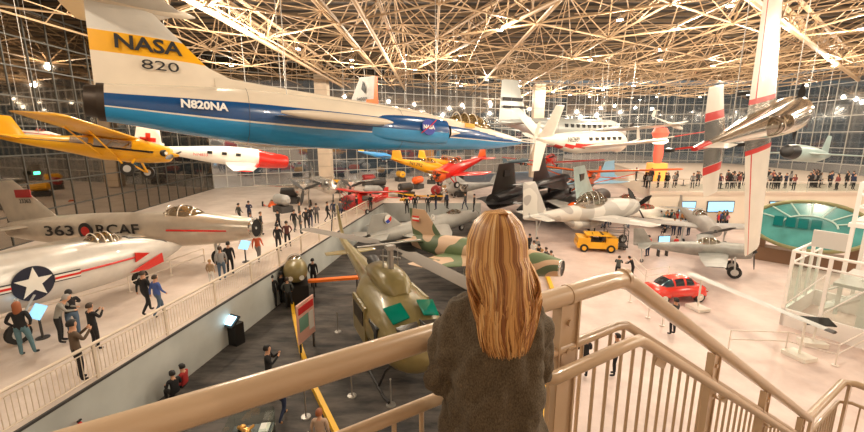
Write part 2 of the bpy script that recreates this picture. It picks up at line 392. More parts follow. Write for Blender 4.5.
# ---- blue and white jet (hangs high, nose away to the right)
def nasa_jet():
    r=thing('jet_aircraft','white, dark blue and light blue jet with a yellow tail band hanging from the roof','aircraft')
    orient(r,at(534,143,20),at(88,107,10.3),16.9,roll=R(-7)); L=16.7
    st=[(0,-.0,.03,.03),(-.8,.0,.05,.05),(-1.2,0,.16,.16),(-2.5,.0,.36,.38),(-4,.05,.5,.56),(-5.5,.08,.58,.66),(-7,.08,.66,.74),(-9,.08,.72,.82),(-11,.08,.74,.85),(-13,.1,.7,.82),(-14.8,.12,.6,.68),(-16,.14,.5,.54),(-16.7,.15,.45,.48)]
    def mf(c):
        x=-c.x; h=.85 if x>5 else .3+.11*x; top=.26*h if x<14 else .26*h+.0
        if x<1.25: return 3
        rel=(c.z-.08)/h
        if x>16.2: return 4
        if rel>.36: return 0
        if rel>-.12: return 1
        if rel>-.19: return 3
        return 2
    m4=mat('exhaust_metal',(.06,.045,.035),.45,.6)
    fb=MB(); NN=96; hull(fb,st,NN,0,sub=6); nr=len(fb.v)//NN
    for i in range(nr-1):
        for j in range(NN):
            x=-(fb.v[i*NN][0]+fb.v[(i+1)*NN][0])/2; a=2*math.pi*(j+1)/NN; sn=math.sin(a)
            top=.38 if x>4.5 else .38-.12*(4.5-x)
            fb.m[i*NN+j]=4 if x>16.5 else 0 if sn>top else 1 if sn>-.3 else 3 if sn>-.36 else 2
    fb.build('fuselage',[cream,blue,lblue,white,m4],r)
    MB().tube([(-16.6,0,.15),(-16.95,0,.16)],[.44,.38],24,0,False).tube([(-16.9,0,.15),(-16.88,0,.15)],[.37,.37],20).build('exhaust_nozzle',[m4],r)
    MB().tube([(.0,0,0),(1.3,0,.02)],[.03,.008],8).build('nose_probe',white,r)
    # spine fairing into the fin
    sp=MB(); hull(sp,[(-5.6,.55,.05,.05),(-6.5,.62,.22,.25),(-9,.7,.25,.28),(-12,.75,.22,.35),(-14,.8,.18,.4)],16); sp.build('spine',cream,r)
    # fin
    pale=mat('fin_pale_grey',(.62,.6,.55),.3,0,.05,2,coat=.4)
    def fm(c): 
        z=c.z
        return 1 if 1.47<z<2.0 else (2 if z>2.0 else 0)
    zs=[.55,.65,.75,.85,1.0,1.2,1.4,1.46,1.48,1.7,1.99,2.01,2.4,2.75]
    secs=[]
    for z in zs:
        t=(z-.55)/2.2; le=-13.3-2.2*t+3.2*max(0,1-t*2.3)**2
        te=-16.75-.1*t; secs.append(((le,0,z),le-te,.28-.14*t))
    MB().foil(secs,fm,(0,1,0)).build('tail_fin',[cream,yellow,pale],r)
    # T tailplane
    for s in (-1,1):
        MB().foil([((-14.7,0,2.8),2.8,.16),((-15.3,s*.9,2.8),2.1,.1),((-16.0,s*1.85,2.8),1.2,.05),((-16.3,s*1.93,2.8),.8,.02)]).build('tailplane',pale,r,30)
    hull(MB(),[(-14.4,2.78,.02,.02),(-14.9,2.78,.12,.12),(-16.4,2.78,.12,.12),(-17,2.78,.02,.02)],12).build('tailplane_fairing',cream,r)
    # wings, thin and short with droop
    for s in (-1,1):
        def wf(c): return 0 if c.y*s>1.2 or True else 1
        MB().foil([((-8.6,s*.55,.1),3.9,.16),((-9.5,s*2.0,-.12),2.9,.12),((-10.3,s*3.3,-.32),1.95,.09)]).build('wing',[cream if s<0 else lblue],r,30)
        b=MB(); hull(b,[(-9.9,-.32,.02,.02),(-10.4,-.32,.08,.1),(-12.2,-.32,.09,.11),(-13.0,-.32,.03,.03)],12); 
        b.v=[(x,y+s*3.38,z-.0) for x,y,z in b.v]; b.build('tip_fairing',cream,r)
        # inlets with cones
        b=MB(); hull(b,[(-5.9,.05,.26,.46),(-7,.05,.3,.5),(-8.6,.05,.22,.45),(-10.6,.05,.05,.25)],20,lambda c:1 if c.z>-.05 else 2); b.v=[(x,y+s*.55,z) for x,y,z in b.v]; b.build('air_inlet',[cream,blue,lblue],r)
        MB().tube([(-5.85,s*.6,.05),(-5.84,s*.6,.05)],[.28,.28],16).build('inlet_mouth',black,r)
        c=MB(); c.tube([(-5.2,s*.6,.05),(-5.9,s*.6,.05)],[.02,.2],14).build('inlet_cone',cream,r)
    canopy(r,-5.6,-2.9,.48,.38,.55,mat_glass('amber_glass',(.6,.5,.3),.25),4,cream)
    MB().box((-4.6,-.54,.42),(.5,.03,.16),0).build('warning_plate',yellow,r)
    s=-1
    text('NASA',.5,btx,r,(-15.55,-.15,1.74),(1,0,.02),(0,0,1),'agency_lettering',1.5,.012)
    text('820',.36,btx,r,(-15.3,-.17,1.23),(1,0,.02),(0,0,1),'number_lettering',.85,.0)
    text('N820NA',.3,wtx,r,(-14.35,-.735,.17),(1,0,0),(0,.12,1),'registration_lettering',1.15,.012)
    e=MB(); e.disc((-6.95,-.9,.12),(0,-1,.05),.3,.03,28,0); e.build('emblem_disc',mat('emblem_blue',(.01,.03,.35),.3),r)
    text('NASA',.2,wtx,r,(-6.95,-.925,.12),(1,0,0),(0,0,1),'emblem_lettering',.52,.008)
    MB().tube([(-7.3,-.92,-.12),(-6.85,-.94,.2),(-6.6,-.92,.42)],.018,5).build('emblem_swoosh',red,r)
    # panel lines
    for x in (-7.9,-13.2): MB().tube([(x,-.0+ (.745 if x<-8 else .7)*math.cos(a)*1.004,.09+(.855 if x<-8 else .79)*math.sin(a)*1.004) for a in [math.pi*(.5+k/16) for k in range(17)]],.006,4).build('panel_line',dgrey,r)
    cables(r,[(-6,0,.8),(-12,.3,.7),(-12,-.3,.7)])
    return r
nasa_jet()
def light_plane(name,label,cat,nose,tail,L,span,cols,high=False,bi=False,radial=False,group=None,roll=0,gearm=None,wchord=.22,fin=(.14,.2),wx=.28,text_=None,hang=True,fat=.085,wpod=None,floor=None,stripe=None,canop=True,propc=None,wcol=None,fincol=None,float_=False,dih=.04):
    r=thing(name,label,cat,group=group); orient(r,nose,tail,L,roll)
    m,m2=cols; h=fat*L; z0=0
    st=[(0,0,h*.35,h*.38),(-.02*L,0,h*.6,h*.62),(-.1*L,0,h*.78,h*.8),(-.22*L,.1*h,h*.8,h*1.0),(-.4*L,.1*h,h*.75,h*1.0),(-.6*L,.1*h,h*.48,h*.65),(-.85*L,.15*h,h*.22,h*.35),(-L,.25*h,h*.05,h*.15)]
    if radial: st[0]=(0,0,h*.72,h*.75); st[1]=(-.02*L,0,h*.85,h*.88); st[2]=(-.1*L,0,h*.88,h*.9)
    def mf(c):
        if stripe and abs(c.z-.1*h)<.13*h: return 1
        if radial and c.x>-.11*L: return 1
        return 0
    hull(MB(),st,24,mf).build('fuselage',[m,m2],r)
    zz=h*1.05 if high else -.55*h
    wc=wchord*L; wm=wcol or m
    wingset(r,wm,-wx*L+.3*wc,zz,.0 if high else h*.5,span/2,wc,wc*.8,.05*span*.5,dih*span,.12)
    if bi:
        wingset(r,wm,-wx*L+.55*wc,h*2.0,0,span/2,wc,wc*.85,.1,.0,.1,'upper_wing')
        for s in (-1,1):
            for y in (.3,.62):
                MB().tube([(-wx*L,s*span*.5*y,zz),(-wx*L+.2*wc,s*span*.5*y,h*2.0)],.03,5).tube([(-wx*L-.5*wc,s*span*.5*y,zz),(-wx*L-.3*wc,s*span*.5*y,h*2.0)],.03,5).build('wing_strut',m2,r)
    if high:
        for s in (-1,1): MB().tube([(-wx*L,s*h*.6,-.6*h),(-wx*L-.1*wc,s*span*.27,zz+.02)],.035,5).tube([(-wx*L-.25*wc,s*h*.6,-.6*h),(-wx*L-.45*wc,s*span*.27,zz+.02)],.03,5).build('wing_strut',m,r)
        for s in (-1,1):
            w=MB(); w.box((-wx*L-.05*wc,s*h*.80,.42*h),(.32*wc*2,.02,h*.6)); w.box((-wx*L-.62*wc,s*h*.72,.42*h),(.3*wc,.02,h*.5)); w.build('side_window',cang,r)
        MB().add([(-.12*L,-h*.62,h*.72),(-.12*L,h*.62,h*.72),(-.19*L,h*.6,h*1.2),(-.19*L,-h*.6,h*1.2)],[(0,1,2,3)]).build('windscreen',cang,r,0)
    elif canop: canopy(r,-.52*L,-.24*L,h*.85,h*.55,h*.7,None,3,m2)
    finset(r,fincol or m,-L*.8,.15*h,L*fin[0],L*fin[1],L*fin[1]*.55,L*.1)
    wingset(r,m,-L*.83,.2*h,.02,span*.17,L*.15,L*.1,.06*L,0,.09,'tailplane')
    prop(r,.0,0,L*.13,propc or dgrey,2,spin=m2)
    if radial:
        b=MB()
        for i in range(9):
            a=2*math.pi*i/9; b.tube([(.01,.15*h*math.cos(a),.15*h*math.sin(a)),(.01,.68*h*math.cos(a),.68*h*math.sin(a))],.07*h,6)
        b.build('engine',dgrey,r)
    zf=-h*2.1
    if floor is not None:
        s_=r.matrix_world.to_scale().x; zf=-(r.matrix_world.translation.z-floor)/s_+.02
    for s in (-1,1):
        g=MB().tube([(-.2*L,s*h*.4,-.6*h),(-.19*L,s*h*1.6,zf+.3)],.05,6).tube([(-.3*L,s*h*.4,-.7*h),(-.2*L,s*h*1.6,zf+.3)],.04,6).build('landing_gear',m,r)
        if wpod: q=hull(MB(),[(-.12*L,zf+.35,.02,.02),(-.15*L,zf+.35,.14,.2),(-.2*L,zf+.3,.15,.22),(-.28*L,zf+.35,.03,.05)],10); q.v=[(a,b+s*h*1.65,c) for a,b,c in q.v]; q.build('wheel_fairing',m,g)
        wheel(g,(-.19*L,s*h*1.7,zf+.3),.28)
    if text_: 
        for s in (-1,): text(text_[0],text_[1],text_[2],r,(-L*(text_[3] if len(text_)>3 else .6),s*h*.62,.15*h),(1,-.0,0),(0,0,1),'lettering')
    if hang: cables(r,[(-.25*L,0,h*(1.1 if not bi else 2)),(-.75*L,0,h*.6)])
    return r
# ---- yellow high-wing plane
light_plane('light_aircraft','yellow high-wing light plane with black side stripe, hanging in front of the dark glass wall','aircraft',at(172,155,19),at(-10,138,17.4),6.9,8.6,(yellow,yellow),high=True,fat=.08,wchord=.33,wx=.3,fin=(.13,.17),dih=.0,roll=R(-10))
rr=[o for o in COL.objects if o.name.startswith('light_aircraft')][0]
MB().tube([(-.6,-.455,.0),(-2.9,-.47,.03),(-3.0,-.46,.12),(-6.3,-.14,.1)],[.05,.035,.02,.012],6,0,True).build('side_stripe',black,rr)
for s in (-1,1):
    MB().disc((-.22,s*.3,.02),(1,s*.55,0),.15,.14,14,0).build('cylinder_head',black,rr)
    MB().disc((-.12,s*.36,.02),(1,s*.55,0),.07,.06,10,0).build('lamp_eye',white,rr)
# ---- white plane with red cross fins
def cross_plane():
    r=thing('rescue_aircraft','white twin-finned aircraft with a red cross on its fin and a red nose','aircraft')
    orient(r,at(288,162,31),at(146,150,26),10,roll=R(9)); L=10
    hull(MB(),[(0,0,.3,.3),(-.25,0,.55,.55),(-1.6,0,.62,.66),(-3,.1,.62,.78),(-5.5,.1,.55,.68),(-8,.1,.3,.38),(-10,.15,.08,.12)],24,lambda c:1 if c.x>-2.3 else 0).build('fuselage',[white,red],r)
    for s in (-1,1):
        MB().foil([((-2.3,s*.4,-.35),2.6,.32),((-2.9,s*2.5,-.2),2.1,.24),((-3.6,s*4.8,0),1.3,.12),((-4,s*4.95,0),.8,.04)],lambda c,s=s:1 if (c.x>-2.9 or abs(c.y)<1.2 or abs(c.y)>4.4) else 0).build('wing',[lgrey,red],r,30)
        finset(r,white,-9.0,-.1,2.0,1.7,1.2,.3,y=s*1.5)
    MB().foil([((-8.9,-1.6,.3),1.0,.1),((-8.9,1.6,.3),1.0,.1)]).build('tailplane',white,r)
    MB().disc((-9.85,-1.58,1.05),(0,-1,0),.75,.03,24).build('fin_roundel',white,r)
    MB().box((-9.85,-1.61,1.05),(.9,.03,.28)).box((-9.85,-1.61,1.05),(.28,.03,.9)).build('red_cross',red,r)
    for x in (-4,-5,-6): MB().box((x,-.6,.35),(.35,.04,.22)).build('cabin_window',black,r)
    text('N74833',.3,rtx,r,(-6.6,-.56,.1),(1,0,0),(0,0,1),'lettering')
    prop(r,0,0,1.2,dgrey,2)
    cables(r,[(-3,0,.7),(-8,0,.4)])
cross_plane()
# ---- generic jet
def jet(name,label,nose,tail,L,mats,mf=None,span=10,sweep=3.,root=3.6,tip=1.6,fin=(2.2,2.6,1.1,1.8),fat=.075,hang=False,floor=0,intake=True,can=True,roll=0,group=None,finm=None,stab=True,wz=-.2,delta=False,canm=None,finmf=0,gears=True,exh=True,wmats=None,wmf=0,wxf=.36,st=None):
    r=thing(name,label,'aircraft',group=group); orient(r,nose,tail,L,roll); h=fat*L
    if st: pass
    elif intake: st=[(0,0,h*.52,h*.52),(-.04*L,0,h*.62,h*.62),(-.15*L,0,h*.78,h*.85),(-.35*L,0,h*.95,h),(-.6*L,0,h*.95,h),(-.82*L,.05*h,h*.75,h*.8),(-L,.1*h,h*.45,h*.48)]
    else: st=[(0,-.15*h,.02,.02),(-.05*L,-.1*h,h*.25,h*.25),(-.15*L,-.05*h,h*.55,h*.55),(-.3*L,0,h*.85,h*.9),(-.6*L,0,h*.95,h),(-.82*L,.05*h,h*.75,h*.8),(-L,.1*h,h*.45,h*.48)]
    hull(MB(),st,28,mf or 0,sub=5).build('fuselage',mats,r)
    if intake:
        MB().tube([(.06,0,0),(-.02,0,0),(-.1,0,0)],[h*.5,h*.56,h*.55],24,0,False).build('intake_lip',silver,r)
        MB().disc((.0,0,0),(1,0,0),h*.47,.02,24).build('intake_duct',black,r)
        MB().tube([(.02,0,0),(-.02,0,0)],[h*.05,h*.16],12).build('intake_cone',lgrey,r)
    if exh: MB().disc((-L-.02,0,.1*h),(1,0,0),h*.42,.05,20).build('exhaust_nozzle',dgrey,r)
    x=-wxf*L
    for s in (-1,1):
        MB().foil([((x,s*h*.7,wz*h),root,.1*root),((x-sweep*.5,s*(h*.7+span/4),wz*h),(root+tip)/2,.09*(root+tip)/2),((x-sweep,s*span/2,wz*h),tip,.07*tip),((x-sweep-.25*tip,s*(span/2+.08*tip),wz*h),tip*.6,.02*tip)],wmf).build('wing',wmats or mats,r,30)
        if stab: MB().foil([((-.86*L,s*h*.3,.35*h),root*.42,.12),((-.86*L-sweep*.4,s*span*.2,.35*h),tip*.5,.05)]).build('tailplane',mats,r,30)
    fh,fr_,ft,fs=fin
    zs=[0,.25,.5,.75,1]; x0=-L+fr_*.95
    MB().foil([((x0-fs*t,0,h*.6+fh*t),fr_+(ft-fr_)*t,.07*(fr_+(ft-fr_)*t)) for t in zs],finmf,(0,1,0)).build('tail_fin',finm or mats,r,30)
    if can: canopy(r,-.36*L,-.17*L,h*.62,h*.5,h*.72,canm,3,mats[0])
    if gears:
        s_=r.matrix_world.to_scale().x; zf=-(r.matrix_world.translation.z-floor)/s_+.02
        for (gx,gy) in ((-.16*L,0),(-.55*L,1.4),(-.55*L,-1.4)):
            w=r.matrix_world@V((gx,gy,0)); q=r.matrix_world.inverted()@V((w.x,w.y,floor+.03)); gear(r,gx,gy,-.3*h,q.z,.36,lgrey)
    if hang: cables(r,[(-.25*L,0,h*.8),(-.75*L,0,h*.8)])
    return r
# silver jet on the deck
j=jet('jet_fighter','bare metal jet with round nose intake and RCAF lettering, parked along the dark glass wall',at(256,228,21),at(14,231,23.6),12.4,[mat('warm_silver',(.62,.55,.46),.28,.5,.1,2),red],None,span=9,sweep=3.,fat=.062,floor=2,fin=(1.9,3.,1.3,2.2))
text('363',.62,btx,j,(-8.9,-.73,.12),(1,0,0),(0,.0,1),'number_lettering',1.5,.01)
text('RCAF',.62,btx,j,(-5.9,-.77,.15),(1,0,0),(0,0,1),'lettering',2.1,.01)
MB().disc((-7.5,-.75,.12),(0,-1,0),.36,.03,24).disc((-7.5,-.77,.12),(0,-1,0),.2,.03,24,1).build('roundel',[btx,red],j)
MB().box((-11.2,-.13,1.75),(.85,.03,.36)).build('fin_flag',darkred,j); text('23363',.26,btx,j,(-11.15,-.15,1.4),(1,0,0),(0,0,1),'number_lettering')
MB().tube([(-3.6,-.7,.1),(-2.2,-.62,.05),(-1.0,-.5,.0)],.045,6).build('red_stripe',red,j)
# navy jet with star
navyw=mat('navy_white',(.66,.63,.58),.28,.15,.08,2,coat=.3)
j=jet('jet_fighter','white jet with a star roundel and red arrow stripe at the left edge',V((-13.1,20.2,3.45)),V((-17.1,7.2,4.3)),13.6,[navyw,red],None,span=8.5,sweep=2.4,fat=.072,floor=2,intake=False,fin=(2.2,2.6,1.2,1.8),can=False,root=3.2,wxf=.62,st=[(0,-.1,.05,.05),(-.5,-.08,.25,.28),(-1.3,-.05,.5,.55),(-2.5,0,.75,.82),(-4,0,.9,1.0),(-8,0,.97,1.05),(-11,.05,.75,.8),(-13.6,.1,.45,.48)])
canopy(j,-4.6,-2.9,.78,.42,.5,None,4,cream)
hx=.985; sx=-6.75
MB().disc((sx,-hx,.0),(0,-1,.0),.62,.03,36).build('star_roundel',mat('roundel_navy',(.01,.012,.03),.4),j)
star=[]
for i in range(10):
    a=math.pi/2+math.pi*i/5; q=.58 if i%2==0 else .23; star.append((sx+q*math.cos(a),-hx-.02,q*math.sin(a)))
mark(star,white,j,'star',.02)
for x_ in (sx-1.05,sx+1.05):
    MB().box((x_,-hx+.01,.0),(.86,.03,.3)).build('roundel_bar',btx,j); MB().box((x_,-hx-.01,.0),(.84,.03,.22)).build('roundel_bar',white,j); MB().box((x_,-hx-.03,.0),(.84,.03,.08),0).build('roundel_stripe',red,j)
MB().tube([(-5.3,-.98,.03),(-4,-.94,.06),(-2.95,-.83,.08)],.045,6).build('red_stripe',red,j)
mark([(-3.05,-.86,.3),(-2.3,-.74,.12),(-3.05,-.86,-.14)],red,j,'arrow_head',.04)
mark([(-3.3,-.84,-.55),(-1.6,-.6,-.05),(-1.5,-.55,-.5),(-2.4,-.68,-.65)],red,j,'red_panel',.05)
MB().tube([(-2.9,-.0,.55),(-1.0,0,.12)],[.4,.3],16).build('anti_glare_panel',dgrey,j)
# grey fin jet behind the hanging jet
j=jet('jet_fighter','grey hanging jet whose fin with an orange rudder shows above the blue and white jet',at(262,118,37),at(377,112,31),11,[grey,orange],None,span=8,sweep=2.5,fat=.055,hang=True,gears=False,intake=False,fin=(1.9,2.5,1.4,1.1),finmf=lambda c:1 if c.x<-10.25-.45*(c.z-.4) else 0)
text('94987',.34,btx,j,(-9.9,.13,.85),(-1,0,0),(0,0,1),'number_lettering'); text('94987',.34,btx,j,(-9.9,-.13,.85),(1,0,0),(0,0,1),'number_lettering')
mark([(-10.2,.12,1.2),(-9.9,.12,1.5),(-10.05,.12,2.0),(-10.25,.12,1.6)],btx,j,'fin_emblem',.02,(0,1,0))
light_plane('light_aircraft','small sky blue plane with a yellow rudder hanging in the centre distance','aircraft',at(391,157,46),at(358,152,44),6,7.5,(sbl,sbl),fincol=yellow)
light_plane('light_aircraft','yellow open cockpit plane with rounded fin, left of the red plane in mid air','aircraft',at(449,172,40),at(391,160,38),6.3,8.5,(yellow,yellow),text_=('N1392',.5,btx,.6),fin=(.2,.2),fat=.1)
light_plane('light_aircraft','second yellow plane hanging just behind the yellow open cockpit plane','aircraft',at(459,166,46),at(418,158,45),6,8,(yellow,orange),fin=(.2,.2),bi=True)
light_plane('racing_aircraft','red low-wing racer with a bright orange tail hanging above the grey floats','aircraft',at(436,176,36),at(486,158,40),6.3,7.6,(red,orange),fincol=orange,radial=True,fat=.1)
light_plane('seaplane','silver seaplane on long floats below the red racer','aircraft',at(440,190,47),at(500,184,48),8.5,10,(lgrey,silver),high=True,radial=True)
light_plane('light_aircraft','orange-winged plane with a white body standing on the deck left of the silver airliner','aircraft',at(272,207,40),at(275,206,46),5.8,7,(orange,white),wcol=orange,hang=False,floor=2,dih=.01)
light_plane('cabin_aircraft','large red cabin plane with high wing parked at the far end of the deck','aircraft',at(346,203,36),at(388,198,42.5),8.5,11,(red,darkred),high=True,hang=False,floor=2,radial=True,fat=.11)
light_plane('cabin_aircraft','red plane with yellow high wing parked beside the large red cabin plane','aircraft',at(402,203,44),at(440,199,50),8,9,(red,yellow),high=True,wcol=yellow,hang=False,floor=2,radial=True)
light_plane('light_aircraft','dark blue and white small plane hanging above the black twin-finned aircraft','aircraft',at(528,160,45),at(503,163,44),5,6.5,(mat('slate',(.12,.17,.2),.4),white))
light_plane('racing_aircraft','small red plane with thin red wings hanging below the white business jet','aircraft',at(548,158,48),at(556,164,54),6,11,(red,red))
light_plane('light_aircraft','orange high-wing plane seen nose-on above the black twin-finned aircraft','aircraft',at(580,180,44),at(600,178,52),8,15,(orange,orange),high=True)
light_plane('light_aircraft','white plane with red trim far off, above the glowing red exhibit','aircraft',at(664,183,62),at(628,180,64),6,8,(white,red),hang=True)
light_plane('light_aircraft','pale red and white plane on the floor beyond the grey propeller fighter','aircraft',at(655,206,44),at(590,198,50),8,10,(white,red),hang=False,floor=0,stripe=True)
light_plane('light_aircraft','white sailplane-like craft with red nose on the floor left of the crowd under the mezzanine','aircraft',at(668,213,41),at(610,214,39),6,7,(white,red),hang=False,floor=0)
light_plane('light_aircraft','small white and red plane reflected high beside the glass, left end of the hall','aircraft',at(58,136,23),at(12,131,22.5),4.5,5,(white,red),stripe=True)
j=jet('jet_fighter','small light blue swept-tail jet far beyond the orange-winged plane',at(560,186,56),at(614,178,57),7,[mat('pale_blue_paint',(.3,.55,.75),.3),white],None,span=6,fat=.06,hang=True,gears=False,intake=False,fin=(1.9,2.2,1.2,1.0))
# ---- business aircraft and airliner
def liner(name,label,nose,tail,L,span,rad,m,vtail=False,eng=True,nw=8,fin=(3.5,4,2,2),wx=.4,sweep=1.,pusher=False,stripe=None,croot=3):
    r=thing(name,label,'aircraft'); orient(r,nose,tail,L)
    hull(MB(),[(0,-.2*rad,.05,.05),(-.03*L,-.15*rad,rad*.5,rad*.5),(-.1*L,0,rad*.9,rad*.92),(-.2*L,0,rad,rad),(-.6*L,0,rad,rad),(-.85*L,.3*rad,rad*.5,rad*.5),(-L,.5*rad,rad*.12,rad*.15)],28,(lambda c:1 if abs(c.z+.25*rad)<.12*rad else 0) if stripe else 0).build('fuselage',[m,stripe or m],r)
    for s in (-1,1):
        MB().foil([((-wx*L,s*rad*.6,-.4*rad),croot,.4),((-wx*L-sweep,s*span/2,.25*rad),croot*.4,.12),((-wx*L-sweep-.3,s*(span/2+.15),.25*rad),croot*.2,.04)]).build('wing',m,r,30)
        if eng:
            e=MB(); hull(e,[(-wx*L+1.8,-.3*rad,.45,.5),(-wx*L+.8,-.3*rad,.7,.75),(-wx*L-1.5,-.3*rad,.5,.55),(-wx*L-3,-.2*rad,.1,.1)],16); e.v=[(a,b+s*span*.18,c) for a,b,c in e.v]; e=e.build('engine_nacelle',m,r)
            prop(e,-wx*L+1.8,-.3*rad,1.6,dgrey,3,y=s*span*.18)
        for i in range(nw): MB().box((-.2*L-i*.42*L/nw,s*rad*.93,.32*rad),(.42*L/nw*.5,.12*rad,.3*rad)).build('cabin_window',black,r,0)
        w=MB(); w.box((-.075*L,s*rad*.45,.45*rad),(.03*L,.5*rad,.22*rad),0,-s*.5); w.build('windscreen',black,r)
    if vtail:
        for s in (-1,1): MB().foil([((-L*.86,s*.1,.5*rad),1.6,.14),((-L*.97,s*1.9,.5*rad+2.1),.9,.08)],0,(0,1,-s*.8)).build('tail_fin',m,r,30)
        MB().foil([((-L*.9,0,.2*rad),1.3,.1),((-L*.96,0,-1.9),.8,.06)],0,(0,1,0)).build('ventral_fin',m,r,30)
    else:
        finset(r,m,-L+fin[1]*.95,.5*rad,fin[0],fin[1],fin[2],fin[3])
        for s in (-1,1): MB().foil([((-L*.87,s*.2,.4*rad),2,.2),((-L*.9-.4,s*span*.2,.4*rad),1.1,.1)]).build('tailplane',m,r,30)
    if pusher: prop(r,-L-.2,.5*rad,1.2,white,4,rs=.15)
    cables(r,[(-.3*L,0,rad),(-.8*L,0,rad*.8)])
    return r
j=liner('business_aircraft','white business plane with V tail and rear propeller, hanging beyond the blue jet',at(625,141,41),at(536,144,32.5),12.4,12,.85,white,True,False,6,pusher=True,stripe=red)
text('N626BL',.5,btx,j,(-8.9,-.75,.25),(1,0,0),(0,0,1),'lettering')
j=liner('airliner','grey propeller airliner with a row of windows hanging behind the white business plane',at(622,131,60),at(500,128,49),20,26,1.3,mat('airliner_grey',(.55,.58,.56),.3,.2),False,True,9,fin=(4.2,4,2.2,1.6),croot=4)
MB().box((-18.6,-.2,3.0),(2.6,.12,.35)).box((-18.3,-.22,2.2),(3.0,.12,.25)).build('fin_band',btx,j)
# ---- sailplanes
def glider(name,label,nose,tail,L,span,m,hang=True,tipc=None,roll=0,ch=.7,fat=.055,floor=None,dih=.5):
    r=thing(name,label,'glider'); orient(r,nose,tail,L,roll); h=fat*L
    hull(MB(),[(0,0,.03,.03),(-.06*L,0,h*.7,h*.7),(-.2*L,.1*h,h,h*1.1),(-.38*L,.2*h,h*.7,h*.8),(-.5*L,.4*h,h*.3,h*.35),(-L,.6*h,h*.12,h*.15)],18).build('fuselage',m,r)
    for s in (-1,1):
        MB().foil([((-.27*L,s*h*.3,h*.8),ch,.1),((-.28*L,s*span*.25,h*.8+dih*.4),ch*.85,.08),((-.3*L,s*span*.42,h*.8+dih*.8),ch*.6,.05),((-.32*L,s*span*.5,h*.8+dih),ch*.35,.02)],lambda c,s=s:1 if abs(c.y)>span*.22 and tipc and c.y*s>0 else 0).build('wing',[m,tipc or m],r,30)
    finset(r,m,-L+.75,.5*h,1.2,.8,.5,.25)
    MB().foil([((-L+.45,-1.2,h*.6+1.2),.35,.04),((-L+.55,0,h*.6+1.2),.5,.05),((-L+.45,1.2,h*.6+1.2),.35,.04)]).build('tailplane',m,r)
    canopy(r,-.32*L,-.06*L,h*.5,h*.7,h*.75,None,1,m)
    if hang: cables(r,[(-.3*L,-.6,h),(-.3*L,.6,h)])
    return r
glider('sailplane','white sailplane with upright fin, hanging left of the vertical white and red tail',at(683,129,42),at(651,117,45),6.8,9,white)
glider('sailplane','distant slim white sailplane seen end-on below the roof edge',at(600,120,70),at(598,117,76),7,14,white)
glider('sailplane','sailplane with a very long slender wing of white and red crossing the far glass',at(612,150,40),at(640,141,45),6.5,17,white,tipc=red,roll=R(6),ch=.9)

j=liner('airliner','silver twin-propeller airliner standing on the far deck left of the large red cabin plane',V((-9.3,37.5,4.2)),V((-14.2,47,3.9)),10.7,13,.75,silver,False,True,5,fin=(1.6,1.8,1,.8),croot=2)
for s_ in (-1,1): gear(j,-4,s_*1.6,-.3,-2.15,.35)
for c_ in list(j.children):
    if c_.name.startswith('suspension_cable'): bpy.data.objects.remove(c_)
# engines and small exhibits shown on stands at the far end of the deck
for i,(x,y) in enumerate(((-6.5,44),(-3,46.5),(.5,44.5),(3.2,47),(-12,50),(-7,52),(-2,54),(2.5,53),(-14,37),(-15,42),(-9,57),(0,60),(-5,63),(4,62))):
    r=thing('engine_exhibit','aircraft engine on a low stand at the far end of the deck','engine',(x,y,2.0),R(40*i),'engines on stands at the far end of the deck')
    m_=[grey,dgrey,darkred,silver,yellow,dgrey,orange,lgrey][i%8]
    MB().box((0,0,.3),(1.6,1.2,.6)).build('stand',dgrey,r,0)
    MB().tube([(-1.0,0,1.15),(-.9,0,1.15),(.6,0,1.15),(1.0,0,1.15)],[.25,.5,.5,.2],14).build('engine_case',m_,r)
    MB().tube([(-1.0,0,1.15),(-1.15,0,1.15)],[.12,.05],10).build('spinner',steel,r)
